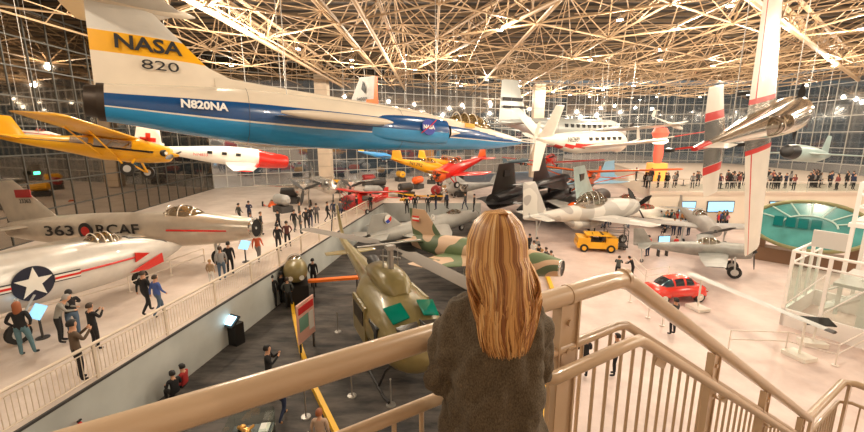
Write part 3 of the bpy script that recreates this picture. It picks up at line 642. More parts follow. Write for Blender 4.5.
# ---- silver aerobatic plane flying on its side
def aerobat():
    r=thing('aerobatic_aircraft','polished metal aerobatic plane hung on its side, white and red wings pointing up and down','aircraft')
    orient(r,at(797,112,13.6),at(692,149,10.4),6.2,roll=R(90)); L=6.2
    # local z now points sideways; wings along local y are vertical
    pol=mat('polished_skin',(.78,.74,.68),.12,.95,.08,3)
    hull(MB(),[(0,0,.22,.22),(-.08,0,.46,.44),(-.6,0,.54,.53),(-1.3,0,.52,.55),(-2.4,0,.42,.5),(-4,0,.24,.3),(-6.2,.05,.05,.08)],28,lambda c:1 if c.x>-.75 else (2 if c.x<-5.3 else 0)).build('fuselage',[pol,chrome,red],r)
    prop(r,.02,0,.85,black,2,spin=dgrey,a0=.06,rs=.16)
    MB().disc((.03,.2,.12),(1,0,0),.1,.03,12).disc((.03,-.2,.12),(1,0,0),.1,.03,12).build('air_inlet',black,r)
    def wf(c):
        y=abs(c.y); xx=-c.x-1.0
        if .62<y<.78 : return 1
        if y>.62 and 1.28-.1*y<xx<1.42-.1*y: return 1
        return 2 if y<.62 else 0
    secs=lambda s:[((-1.55-.05*y,s*y,-.05),1.8-.2*y,.17-.025*y) for y in (.2,.4,.6,.63,.7,.77,.8,1.4,2.2,3.0,3.9)]+[((-1.85,s*4.0,-.05),.85,.03)]
    for s in (-1,1):
        m=MB(); rg=[]
        xs=[0,.02,.08,.2,.4,.6,.74,.80,.84,.92,1]; ts=[.05,.3,.65,.95,1,.85,.65,.55,.48,.25,.02]
        for le,c,t in secs(s):
            le=V(le); rg.append([le+V((-x*c,0,q*t/2)) for x,q in zip(xs,ts)]+[le+V((-x*c,0,-q*t/2)) for x,q in zip(xs,ts)][::-1])
        def wf(c_,s=s):
            y=abs(c_.y); ch=1.8-.2*y; xx=(-1.55-.05*y-c_.x)/ch
            if y<.62: return 2
            if y<.78: return 1
            return 1 if .78<xx<.85 else 0
        m.rings(rg,wf).build('wing',[white,red,pol],r,30)
        MB().foil([((-4.75,s*.08,.05),1.0,.08),((-4.8,s*.55,.05),.95,.07),((-4.81,s*.56,.05),.95,.07),((-4.85,s*.75,.05),.9,.07),((-4.86,s*.76,.05),.9,.07),((-4.95,s*1.35,.05),.7,.04)],lambda c:1 if .56<abs(c.y)<.76 else (2 if abs(c.y)<.5 else 0)).build('tailplane',[white,red,pol],r,30)
        MB().tube([(-1.3,s*.35,-.3),(-1.2,s*.7,-1.0)],.04,6).build('landing_gear',pol,r)
        wheel(r,(-1.2,s*.8,-1.0),.2,.1)
    finset(r,[white,red],-5.2,.05,.6,.8,.5,.3)
    canopy(r,-3.3,-1.6,.3,.26,.36,None,2,pol)
    MB().tube([(-5.9,0,-.02),(-6.35,0,-.4)],.025,6).build('tail_spring',red,r); wheel(r,(-6.4,0,-.42),.12,.07,name='tail_wheel')
    cables(r,[(-1,.5,.2),(-4.5,.3,.1)])
aerobat()
def teal_pod():
    r=thing('drone_aircraft','grey-green drone aircraft with a black nose hanging at the far right','aircraft'); orient(r,at(786,151,32),at(834,158,36),6.5)
    hull(MB(),[(.0,0,.2,.2),(-.3,0,.42,.42),(-2,0,.5,.5),(-3.6,0,.45,.45),(-5.5,.1,.15,.15)],22,lambda c:1 if c.x>-.55 else 0).build('fuselage',[pale_teal,black],r)
    wingset(r,pale_teal,-1.5,0,.3,2.6,1.5,.7,1.2,0,.08); finset(r,pale_teal,-4.3,.1,1.2,1.2,.6,.6); wingset(r,pale_teal,-4.4,.1,.1,1.1,.7,.4,.3,0,.08,'tailplane'); cables(r,[(-1.5,0,.4),(-4,0,.3)])
teal_pod()
# ---- black twin-finned aircraft with its drone
def blackbird():
    r=thing('reconnaissance_jet','long black jet with broad fins, one of them coloured pale with glare','aircraft')
    orient(r,V((25.3,61.5,2.1)),V((8.6,37.8,2.1)),29); L=30
    bk=mat('matt_black_skin',(.012,.011,.012),.4,0,.2,1); bz=mat('fin_brown_sheen',(.06,.045,.035),.35,.3)  # the left fin's brown sheen is painted into its colour
    hull(MB(),[(0,-.1,.05,.05),(-3,-.05,.5,.4),(-8,0,1.1,.7),(-14,0,1.4,.8),(-20,0,1.5,.8),(-26,0,.9,.6),(-30,.1,.1,.1)],28).build('fuselage',bk,r)
    for s in (-1,1):
        MB().foil([((-11,s*1,0),15,.3),((-17,s*3.9,0),11.5,.4),((-21,s*5.6,0),5.5,.2),((-23.5,s*6.8,0),2.2,.08)]).build('wing',bk,r,30)
        e=MB(); hull(e,[(-14.8,0,.8,.8),(-16,0,.95,.95),(-22,0,1.0,1.0),(-26.5,0,.85,.85)],24); e.v=[(a,b+s*4.3,c) for a,b,c in e.v]; e=e.build('engine_nacelle',bk,r)
        MB().tube([(-13.2,s*4.3,0),(-14.9,s*4.3,0)],[.05,.6],18).build('inlet_spike',bk,e)
        MB().disc((-26.56,s*4.3,0),(1,0,0),.78,.12,24).disc((-26.64,s*4.3,0),(1,0,0),.3,.1,18,1).build('exhaust_cover',[orange,red] if s<0 else [black,dgrey],e)
        fm=pale_teal if s<0 else bz  # glare on the right-hand black fin is put into its pale colour
        f=MB().foil([((-20.0,s*4.5,.75),6.6,.3),((-21.2,s*4.15,2.3),5.3,.2),((-22.4,s*3.85,4.0),3.9,.12)],0,(0,1,0)).build('tail_fin',fm,r,30)
        MB().box((-24.1,s*4.0,2.9),(1.4,.34,.7)).build('fin_mark',black,f)
    # drone riding on the back
    hull(MB(),[(-15,1.9,.2,.2),(-15.6,1.9,.55,.5),(-19,1.9,.7,.55),(-24,1.9,.6,.5),(-27,1.9,.3,.3)],22).build('carried_drone',bk,r)
    for s in (-1,1): MB().foil([((-17,s*.3,1.9),9,.2),((-24,s*2.9,1.8),2,.08)]).build('drone_wing',bk,r,30)
    MB().foil([((-21,0,2.1),5.5,.3),((-22.6,0,3.6),3.6,.18),((-23.6,0,4.9),2.3,.1)],0,(0,1,0)).build('drone_fin',bk,r,30)
    MB().box((-20,0,1.2),(3,.3,1.2)).build('drone_pylon',bk,r)
    for x,y in ((-7,0),(-19,2.2),(-19,-2.2)): gear(r,x,y,-.3,-2.07,.4,lgrey)
blackbird()
# ---- grey camouflaged propeller fighter
camog=mat_patch('grey_camouflage',[(.6,.57,.53),(.44,.42,.39),(.58,.56,.51),(.36,.34,.32)],.35,.3)
def warbird():
    r=thing('propeller_fighter','grey and white camouflaged propeller fighter with bubble canopy, in front of the black jet','aircraft'); L=11
    orient(r,at(636,206,36),at(523,221,32.4),L)
    hull(MB(),[(0,0,.3,.32),(-.15,0,.55,.6),(-1.2,0,.68,.78),(-3.2,.05,.72,.92),(-5,.0,.62,.85),(-8,.1,.38,.5),(-10.4,.2,.12,.22),(-11,.25,.04,.1)],26,sub=4).build('fuselage',camog,r)
    MB().tube([(-3.0,0,-.55),(-4.4,0,-.95),(-6.2,0,-.85),(-7.2,0,-.4)],[.3,.45,.45,.2],14).build('radiator_scoop',camog,r)
    for s in (-1,1): MB().foil([((-2.6,s*.4,-.45),2.7,.34),((-3.1,s*3.2,-.2),2.0,.22),((-3.7,s*5.8,.05),1.2,.1),((-4,s*6,.05),.7,.03)]).build('wing',camog,r,30)
    wingset(r,camog,-9.3,.3,.1,2.1,1.2,.8,.3,0,.09,'tailplane')
    finset(r,camog,-8.8,.3,2.6,2.2,1.1,1.1)
    canopy(r,-6.3,-3.0,.75,.6,.95,None,4,lgrey)
    prop(r,.05,0,1.75,black,4,spin=dgrey,a0=.9,rs=.32)
    inv=r.matrix_world.inverted()
    for y in (-1.8,1.8):
        w=r.matrix_world@V((-2.9,y,0)); q=inv@V((w.x,w.y,.03)); gear(r,-2.9,y,-.4,q.z,.38,lgrey)
    w=r.matrix_world@V((-9.8,0,0)); q=inv@V((w.x,w.y,.03)); gear(r,-9.8,0,.1,q.z,.18,lgrey)
warbird()
# ---- grey plane at right with long wing
def greyplane():
    r=thing('propeller_aircraft','grey propeller plane with large dark tyre on the floor behind the red car','aircraft'); L=9
    g=mat('worn_grey',(.3,.3,.28),.35,.3,.2,1.5)
    orient(r,V((20.4,24.6,1.75)),V((14.6,28.0,1.2)),L)
    hull(MB(),[(0,0,.5,.5),(-.1,0,.62,.62),(-1,0,.66,.68),(-3,.05,.6,.72),(-6,.1,.35,.45),(-9,.2,.06,.12)],22,sub=4).build('fuselage',g,r)
    MB().disc((.03,0,0),(1,0,0),.5,.04,20).build('engine_face',black,r)
    prop(r,.1,0,1.5,black,3,rs=.2)
    for s in (-1,1): MB().foil([((-1.6,s*.5,-.25),2.2,.28),((-1.9,s*3,-.1),1.9,.2),((-2.3,s*6,.1),1.3,.1)]).build('wing',g,r,30)
    finset(r,g,-7.3,.2,1.5,1.7,.9,.8); wingset(r,g,-7.4,.25,.1,1.9,1.2,.7,.4,0,.09,'tailplane'); canopy(r,-4,-2,.6,.42,.5)
    inv=r.matrix_world.inverted()
    for y in (-1.0,1.0):
        w=r.matrix_world@V((-1.2,y,0)); q=inv@V((w.x,w.y,.03)); MB().tube([(-1.2,y,-.3),(-1.2,y,q.z+.5)],.07,8).build('landing_gear',lgrey,r); wheel(r,(-1.2,y+.1,q.z+.52),.52,.24)
    w=r.matrix_world@V((-8.3,0,0)); q=inv@V((w.x,w.y,.03)); gear(r,-8.3,0,.1,q.z,.16,lgrey)
greyplane()
# long grey wing spread across the hall behind it
def longwing():
    r=thing('trainer_aircraft','low grey aircraft whose long straight wing spans the pale floor below the crowd','aircraft'); L=11
    orient(r,V((21.5,29.5,1.9)),V((24.5,39.2,1.9)),10.2)
    g=mat('wing_grey',(.33,.31,.29),.4,.1,.15,1)
    hull(MB(),[(0,0,.3,.3),(-.2,0,.5,.5),(-3,.05,.6,.7),(-7,.1,.35,.4),(-10.2,.2,.06,.1)],20,sub=4).build('fuselage',g,r)
    for s in (-1,1): MB().foil([((-2.0,s*.4,-.2),2.4,.3),((-2.3,s*4,-.05),2.0,.22),((-2.7,s*8,.1),1.3,.1)]).build('wing',g,r,30)
    finset(r,g,-8.7,.2,1.2,1.5,.8,.6); wingset(r,g,-8.8,.25,.1,1.8,1.1,.7,.3,0,.09,'tailplane'); canopy(r,-5,-2.6,.55,.42,.5); prop(r,0,0,1.3,dgrey)
    inv=r.matrix_world.inverted()
    for x,y in ((-2.5,1.5),(-2.5,-1.5),(-9.4,0)):
        w=r.matrix_world@V((x,y,0)); q=inv@V((w.x,w.y,.03)); gear(r,x,y,-.1,q.z,.3,lgrey)
longwing()
# white wing panel on a stand, in front of the tower
def wingpanel():
    a=gp(692,274,1.75); b=gp(835,333,1.6); d=(b-a)
    r=thing('flying_car_wing','slender white wing with dark tip, stretching from red car to glass tower','aircraft wing',(b.x,b.y,b.z),math.atan2(d.y,d.x))
    Lw=d.length; dz=-d.z; n=MB(); rg=[]
    for t,c in ((0,.25),(.04,.36),(.5,.45),(1,.6)):
        x=-Lw*t; z=dz*t; rg.append([(x,c*.5,z),(x,c*.2,z+.07),(x,-c*.3,z+.05),(x,-c*.5,z),(x,-c*.3,z-.03),(x,c*.2,z-.04)])
    n.rings(rg,lambda c:1 if c.x>-.9 else 0).build('wing_skin',[lgrey,dgrey],r,40)
    for x in (-1.0,-Lw+.6):
        z=dz*(-x/Lw); s=MB(); s.tube([(x,0,z-.04),(x,0,-b.z+.15)],.045,8).box((x,0,-b.z+.09),(.9,.7,.16)); s.build('stand',white,r)
wingpanel()
# ---- red flying car
def redcar():
    p=(gp(655,303,0)+gp(697,301,0))/2
    r=thing('vintage_car','rounded bright red two-seat car with white-hubbed wheels beside the barrier','car',(p.x+.1,p.y+.55,0),R(188))
    L=3.6
    rp=mat('car_red',(.8,.03,.012),.12,0,.0,2,coat=1)
    def sec(x,w,zb_,zs,zt,n=20):
        out=[]
        for j_ in range(n):
            a=2*math.pi*j_/n; c,s=math.cos(a),math.sin(a)
            y=w*(1 if c>=0 else -1)*abs(c)**.6
            z=(zs+(zt-zs)*abs(s)**.8) if s>=0 else (zs-(zs-zb_)*abs(s)**.5)
            if s>0: y*=1-.25*s*s
            out.append(V((x,y,z)))
        return out
    b=MB(); S_=[(1.8,.25,.45,.55,.6),(1.7,.5,.33,.55,.72),(1.4,.66,.27,.58,.82),(1.0,.72,.25,.6,.9),(.3,.76,.25,.62,.95),(-.5,.76,.25,.62,.95),(-1.1,.72,.26,.62,.92),(-1.5,.6,.3,.6,.85),(-1.75,.4,.38,.58,.72),(-1.8,.2,.45,.56,.62)]
    b.rings([sec(*q) for q in cr(S_,3)]).build('body',rp,r)
    c=MB(); hull(c,[(1.05,.82,.35,.03),(.75,.84,.56,.28),(.35,.84,.6,.5),(-.3,.84,.6,.55),(-.8,.84,.55,.42),(-1.35,.82,.3,.08)],24,lambda c:1 if (.05<c.z-.84<.43 and (c.x>.42 or (-.18<c.x<.3) or (-.75<c.x<-.3)) ) else 0,.8,5)
    c.build('cabin',[rp,mat('car_glass',(.02,.025,.03),.05,0,coat=.5)],r)
    for x in (1.1,-1.05):
        for s in (-1,1):
            w=MB().disc((x,s*.7,.3),(0,1,0),.3,.17,20).disc((x,s*.71,.3),(0,1,0),.2,.18,18,1).disc((x,s*.72,.3),(0,1,0),.08,.2,12,2); w.build('wheel',[rubber,white,chrome],r)
            f=MB(); hull(f,[(x+.5,.42,.02,.02),(x+.35,.45,.12,.22),(x,.5,.14,.28),(x-.35,.45,.12,.22),(x-.5,.42,.02,.02)],12); f.v=[(a,q+s*.66,z) for a,q,z in f.v]; f.build('fender',rp,r)
    for s in (-1,1): MB().disc((1.68,s*.42,.62),(1,s*.2,.15),.09,.06,14).build('headlamp',white,r)
    MB().box((1.82,0,.42),(.06,1.0,.07)).build('bumper',chrome,r); MB().box((-1.84,0,.45),(.06,.9,.07)).build('bumper',chrome,r)
redcar()
# ---- yellow tug
def tug():
    p=gp(598,252,0); r=thing('baggage_tug','yellow towing vehicle with open cab parked on the floor below the propeller fighter','vehicle',(p.x,p.y+.6,0),R(170))
    MB().box((0,0,.55),(3.0,1.5,.5)).box((1.0,0,.95),(.95,1.45,.4)).box((-1.1,0,.95),(.8,1.45,.4)).box((1.52,0,.6),(.08,1.3,.3)).build('body',yellow,r,0)
    MB().box((.1,0,.86),(.9,1.1,.14)).box((-.4,0,1.15),(.15,1.1,.5)).build('seat',black,r,0)
    MB().tube([(.55,.25,.9),(.35,.25,1.3)],.03,6).tube([(.35,.25+.18*math.cos(a),1.3+.18*math.sin(a)) for a in [k*math.pi/6 for k in range(13)]],.02,5).build('steering_wheel',black,r)
    c=MB()
    for x in (-.65,.7):
        for s in (-1,1): c.tube([(x,s*.68,.8),(x,s*.68,1.32)],.035,6)
    c.box((-.1,0,1.34),(1.9,1.5,.07)); c.build('cab_roof',yellow,r,0)
    for x in (1.0,-1.0):
        for s in (-1,1): wheel(r,(x,s*.72,.32),.32,.22,yellow)
    # cage trailer
    t=thing('cage_trolley','wire cage trolley standing at the right end of the yellow towing vehicle','trolley',gp(618,250,0)+V((0,.6,0)),R(-12))
    c=MB()
    for x in (-.8,.8):
        for y in (-.6,.6): c.bar((x,y,.2),(x,y,1.6),.03)
    for z in (.3,.75,1.2,1.6):
        for y in (-.6,.6): c.bar((-.8,y,z),(.8,y,z),.02)
        for x in (-.8,.8): c.bar((x,-.6,z),(x,.6,z),.02)
    c.build('cage',dgrey,t,0); MB().box((0,0,.26),(1.7,1.3,.08)).build('deck',dgrey,t,0)
    for x in (-.6,.6):
        for y in (-.5,.5): wheel(t,(x,y,.12),.12,.06)
tug()
# ---- delta jet with Czech roundel
gj=mat('matt_grey_jet',(.33,.32,.29),.45,.1,.1,1)
j=jet('delta_jet','dull grey jet with a red, white and blue fin roundel, beyond the helicopter',V((4.4,39.3,1.3)),V((-4.7,29,1.4)),14,[gj],None,span=9,sweep=4.6,root=6,tip=1.0,fat=.055,fin=(1.4,4.0,1.5,2.0),intake=True)
for s,(c_) in ((-1,0),(1,0)):
    MB().disc((-12.2,s*.17,1.35),(0,s,0),.36,.04,24).build('roundel',white,j)
    mark([(-12.2,s*.2,1.35),(-11.9,s*.2,1.57),(-11.86,s*.2,1.31),(-12.0,s*.2,1.1)],red,j,'roundel_red',.02,(0,s,0))
    mark([(-12.2,s*.2,1.35),(-12.0,s*.2,1.1),(-12.3,s*.2,1.01),(-12.5,s*.2,1.22)],mat('roundel_blue',(.02,.06,.4),.4),j,'roundel_blue',.02,(0,s,0))
# ---- tan and green camouflage jet
camo=mat_patch('green_tan_camouflage',[(.5,.33,.2),(.12,.17,.075),(.55,.37,.24),(.085,.12,.06),(.48,.32,.2)],.22,.5)
j=jet('camouflaged_jet','tan and green camouflaged jet with a red and white flag on its fin',V((7.1,20.9,1.9)),V((-1.2,26.6,1.9)),13,[camo],None,span=9.5,sweep=3.6,root=4.6,tip=1.8,fat=.085,fin=(2.3,3.2,1.7,1.9),wmats=[camo])
for s in (-1,1):
    MB().box((-12.7,s*.2,2.3),(.7,.04,.16)).build('fin_flag',red,j); MB().box((-12.7,s*.2,2.14),(.7,.04,.16)).build('fin_flag',white,j); MB().box((-12.7,s*.2,1.98),(.7,.04,.16)).build('fin_flag',red,j)
text('04',.9,wtx,j,(-11.4,.2,2.3),(-1,0,0),(0,0,1),'number_lettering')
# ---- helicopter
def heli():
    r=thing('helicopter','olive green military helicopter with green roof windows and broad rotor, parked nose to the viewer','helicopter')
    nose=V((-.1,12.2,1.75)); tail=V((-5.7,24,3.6)); L=12.6
    orient(r,nose,V((tail.x,tail.y,2.0)),L)
    hull(MB(),[(0,-.2,.1,.1),(-.25,-.2,.65,.5),(-.8,-.12,1.05,.8),(-1.6,.0,1.25,1.05),(-2.6,.05,1.3,1.15),(-4.2,.05,1.3,1.15),(-5.2,.2,1.0,.95),(-6.0,.45,.6,.6),(-8,.6,.36,.38),(-10.5,.75,.22,.25),(-12.2,.9,.14,.18)],28,0,.8,4).build('fuselage',olive,r)
    hull(MB(),[(-2.4,1.15,.3,.1),(-3.0,1.35,.6,.4),(-4.2,1.4,.62,.45),(-5.4,1.15,.45,.42),(-6.4,.95,.2,.2)],20,0,.85,4).build('engine_cowling',olive,r)
    MB().tube([(-5.3,0,1.3),(-6.0,0,1.45)],[.25,.27],14).build('exhaust_pipe',dgrey,r)
    MB().foil([((-11.2,0,.9),1.1,.2),((-12.2,0,1.9),.85,.14),((-12.9,0,2.7),.6,.08)],0,(0,1,0)).build('tail_fin',olive,r,30)
    for s in (-1,1):
        MB().foil([((-9.6,s*.15,.7),.8,.1),((-9.75,s*1.35,.7),.55,.06)]).build('tailplane',olive,r,30)
        MB().add([(-1.0,s*.25,.95),(-1.0,s*.85,.82),(-1.75,s*.95,1.08),(-1.75,s*.3,1.18)],[(0,1,2,3)]).add([(-1.0,s*.25,.99),(-1.0,s*.85,.86),(-1.75,s*.95,1.12),(-1.75,s*.3,1.22)],[(0,1,2,3)]).build('roof_window',mat('green_perspex',(.0,.16,.1),.08,0,coat=.5),r,0)
        MB().box((-2.0,s*1.22,.1),(.9,.1,.8)).build('door_window',mat('dark_glass',(.02,.02,.02),.06),r)
        MB().box((-3.7,s*1.26,-.05),(1.7,.1,1.5)).box((-3.7,s*1.29,.2),(1.3,.1,.6),1).build('sliding_door',[olive,black],r,0)
        sk=MB(); sk.tube([(-.4,s*1.25,-1.55),(-.9,s*1.25,-1.7),(-4.6,s*1.25,-1.7)],.05,8)
        for x in (-1.5,-3.8): sk.tube([(x,s*.6,-.85),(x,s*1.0,-1.15),(x,s*1.25,-1.7)],.045,8)
        sk.build('landing_skid',black,r)
        MB().add([(-.3,s*.05,.12),(-.42,s*.72,.08),(-.95,s*.78,.72),(-.9,s*.05,.82)],[(0,1,2,3)]).add([(-.27,s*.05,.16),(-.39,s*.74,.1),(-.92,s*.8,.76),(-.87,s*.05,.86)],[(0,1,2,3)]).build('windscreen',mat('windscreen_dark',(.06,.055,.045),.08,0,coat=.5),r,0)
    hx=-3.6; m=MB().tube([(hx,0,1.7),(hx,0,2.75)],.1,10).build('rotor_mast',steel,r)
    h=MB(); h.box((hx,0,2.7),(.35,.35,.16)).tube([(hx-.3,-.3,2.3),(hx+.3,.3,2.3)],.04,6)
    for a in (0,math.pi/2,math.pi,1.5*math.pi): h.tube([(hx+.3*math.cos(a),.3*math.sin(a),1.9),(hx+.3*math.cos(a),.3*math.sin(a),2.65)],.025,5)
    h.tube([(hx,-1.3,2.85),(hx,1.3,2.85)],.035,6)
    h.build('rotor_hub',steel,r)
    A_=gp(325,246,4.5); B_=gp(462,300,4.5); dv=(r.matrix_world.inverted().to_3x3()@(B_-A_)); ba=math.atan2(dv.y,dv.x)
    for s in (1,-1):
        b=MB(); d=V((math.cos(ba)*s,math.sin(ba)*s,0)); e=V((-d.y,d.x,0)); rg=[]
        for t,w in ((.3,.1),(.9,.12),(1.1,.36),(7.2,.36),(7.3,.25)):
            q=V((hx,0,2.7-.0*t-.012*t*t))+d*t; rg.append([q+e*w,q+e*w*.3+V((0,0,.04)),q-e*w,q-e*w*.2-V((0,0,.03))])
        b.rings(rg).build('rotor_blade',mat('blade_brown',(.17,.14,.11),.6),r)
    t=MB().tube([(-12.7,-.1,2.3),(-12.7,-.35,2.3)],.06,8).build('tail_rotor_hub',steel,r)
    for s in (1,-1): MB().box((-12.7+s*.55*.5,-.36,2.3+s*.65),(.14,.04,1.2),0,0,Matrix.Rotation(.4,3,'Y')).build('tail_rotor_blade',dgrey,t)
    MB().tube([(-.2,0,1.0),(-.75,0,.95)],.03,6).build('wire_cutter',black,r)
BLADE=None
heli()
# small olive cockpit exhibit on a plinth, orange bar, yellow kerb
p=gp(292,305,0)
r=thing('cockpit_section','small olive cockpit section with two pale lamps on a black plinth','exhibit',(p.x,p.y+.9,0),R(-70))
MB().box((0,0,.55),(2.2,1.2,1.1)).build('plinth',black,r,0)
hull(MB(),[(1.1,1.7,.1,.1),(.9,1.7,.5,.45),(.3,1.75,.65,.62),(-.5,1.7,.6,.6),(-1.2,1.6,.4,.4)],20).build('shell',olive,r)
for s in (-1,1): MB().disc((1.02,s*.28,1.55),(1,0,0),.13,.1,14).build('lamp',white,r)
canopy(r,-.9,.5,2.1,.4,.35,None,2,lgrey)
a,b=gp(308,281,1.0),gp(362,277,1.0)
r=thing('orange_beam','bright orange horizontal beam on two short posts across the dark floor by the helicopter tail','beam',((a+b)/2),math.atan2((b-a).y,(b-a).x))
Lb=(b-a).length; MB().box((0,0,.0),(Lb,.35,.14)).build('beam',mat('beam_orange',(.95,.2,.02),.4),r,0)
for x in (-Lb*.4,Lb*.4): MB().box((x,0,-.53),(.08,.08,.92)).build('post',dgrey,r,0)
yk=mat('kerb_yellow',(.9,.5,.02),.45)
pts=[gp(*q,0) for q in ((308,272),(290,287),(294,318),(301,352),(314,390),(338,440),(345,455))]
b=MB()
for q,w in zip(pts[:-1],pts[1:]):
    d=w-q; b.box(((q+w)/2+V((0,0,.14))),(d.length+.1,.16,.24),0,math.atan2(d.y,d.x))
tag(b.build('barrier_kerb',yk,None,0),'bright yellow kerb barrier running along the dark floor towards the helicopter','barrier')
pts=[gp(*q,0) for q in ((536,245),(545,272),(556,302),(553,345),(545,400),(543,440))]
b=MB()
for q,w in zip(pts[:-1],pts[1:]):
    d=w-q; b.box(((q+w)/2+V((0,0,.12))),(d.length+.1,.22,.2),0,math.atan2(d.y,d.x))
tag(b.build('barrier_kerb',yk,None,0),'yellow kerb barrier seen between the person in front and the flat post','barrier')
# ---- sign, kiosk, display case
p=gp(308,352,0)
r=thing('information_sign','tall tilted pink and white information panel standing beside the yellow kerb','sign',(p.x,p.y,0),R(76))
T=Matrix.Rotation(R(12),3,'Y')
b=MB().box((0,0,1.5),(1.25,.06,1.7),0).box((0,-.04,2.05),(1.1,.02,.3),1).box((-.2,-.04,1.45),(.65,.02,.6),2).box((.35,-.04,1.35),(.35,.02,.8),3)
b.box((0,.04,1.5),(1.1,.02,1.5),3)
b.build('panel',[mat('sign_pink',(.8,.45,.36),.4),rtx,mat('sign_green',(.2,.4,.3),.5),mat('sign_white',(.85,.8,.74),.4)],r,0)
MB().box((-.5,0,.32),(.07,.07,.64)).box((.5,0,.32),(.07,.07,.64)).build('legs',dgrey,r,0)
scr=mat('lit_screen',(.45,.8,1.),.3,emit=3.2); 
p=gp(226,345,0)
r=thing('touch_kiosk','black kiosk with a glowing pale blue screen against the deck wall','kiosk',(p.x+.25,p.y+.1,0),R(-25))
MB().box((0,.1,.5),(.8,.45,1.0)).build('cabinet',black,r,0); MB().box((0,-.05,1.12),(.85,.6,.06),0,0,Matrix.Rotation(R(38),3,'X')).build('bezel',black,r,0)
MB().box((0,-.08,1.17),(.62,.42,.03),0,0,Matrix.Rotation(R(38),3,'X')).build('screen',scr,r,0)
p=gp(250,432,1.0)
r=thing('display_case','black display case with a golden model and white caption card','display case',(p.x,p.y,0),R(8))
MB().box((0,0,.45),(1.1,.9,.9)).build('base',black,r,0)
MB().box((0,-.45,1.15),(1.1,.03,.5)).box((0,.45,1.15),(1.1,.03,.5)).box((-.55,0,1.15),(.03,.9,.5)).box((.55,0,1.15),(.03,.9,.5)).build('glass_sides',clear,r,0)
MB().box((.33,.2,.94),(.26,.36,.04)).build('caption_card',mat('card_white',(.8,.78,.74),.5),r,0)
g_=mat('gold_metal',(.75,.38,.1),.3,.6)
b=MB().ball((-.25,.2,1.0),.1,10).ball((-.1,0,1.0),.13,10).tube([(-.4,.3,.95),(-.05,-.1,1.1),(.1,-.3,.96)],.05,8).tube([(-.3,-.2,.95),(.05,.2,1.05)],.04,8); b.build('golden_model',g_,r)
# ---- red glowing exhibit on the mezzanine
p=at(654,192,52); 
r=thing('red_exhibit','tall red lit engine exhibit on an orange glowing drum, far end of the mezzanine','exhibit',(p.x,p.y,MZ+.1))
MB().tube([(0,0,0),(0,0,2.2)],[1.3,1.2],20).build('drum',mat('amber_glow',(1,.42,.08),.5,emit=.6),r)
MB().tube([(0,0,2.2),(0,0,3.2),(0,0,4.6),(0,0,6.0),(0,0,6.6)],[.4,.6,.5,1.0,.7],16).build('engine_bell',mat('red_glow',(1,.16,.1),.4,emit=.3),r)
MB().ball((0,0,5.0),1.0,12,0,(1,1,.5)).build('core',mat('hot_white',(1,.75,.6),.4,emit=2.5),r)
# ---- big round teal window drum
def drum():
    p=gp(805,275,0); c=V((25.6,26.5,2.2)); r=thing('glass_rotunda','large round teal glass drum with a brass rim partly behind the white tower','exhibit',(c.x,c.y,0),math.atan2(-c.x,c.y))
    # local -y faces the viewer
    Rr=3.1; T=Matrix.Rotation(R(-22),3,'X'); zc=3.0
    def P(x,z,y=0): return T@V((x,y,z))+V((0,0,zc))
    n=48
    f=MB(); f.tube([P(Rr*math.cos(a),Rr*math.sin(a)*.55) for a in [2*math.pi*k/n for k in range(n+1)]],.13,8); f.build('rim',mat('brass_rim',(.25,.24,.12),.4,.5),r)
    g=MB(); ring=[P(Rr*math.cos(a)*.98,Rr*math.sin(a)*.54) for a in [2*math.pi*k/n for k in range(n)]]; back=[q+V((0,.5,0)) for q in ring]
    k=len(ring); g.add(ring+back,[tuple(range(k)),tuple(range(k,2*k))]+[(i,(i+1)%k,k+(i+1)%k,k+i) for i in range(k)]); g.build('glass_face',mat('rotunda_teal',(.07,.27,.26),.15,0,.25,1.,coat=.3),r,0)
    f=MB()
    for i in range(7):
        a=math.pi*(.12+.76*i/6); f.tube([P(1.4*math.cos(a),.7*math.sin(a),-.06),P(Rr*.93*math.cos(a),Rr*.52*math.sin(a),-.06)],.05,5)
    f.tube([P(1.4*math.cos(a),.7*math.sin(a)+.0,-.06) for a in [math.pi*k/24 for k in range(25)]],.06,5)
    f.build('ribs',mat('rib_pale',(.4,.55,.5),.4),r)
    f=MB()
    for x in (-1.6,-.95,-.3,.35): 
        f.box(P(x,.1,-.1),(.52,.1,.7),0,0,T)
    f.build('inner_windows',mat('deep_teal',(.0,.12,.12),.1,0,coat=.4),r,0)
    MB().box((0,1.0,.5),(5.2,1.2,1.0)).box((-2.4,.9,1.4),(.5,.8,2.0)).box((2.4,.9,1.4),(.5,.8,2.0)).build('base',mat('drum_base',(.2,.11,.06),.6),r,0)
drum()
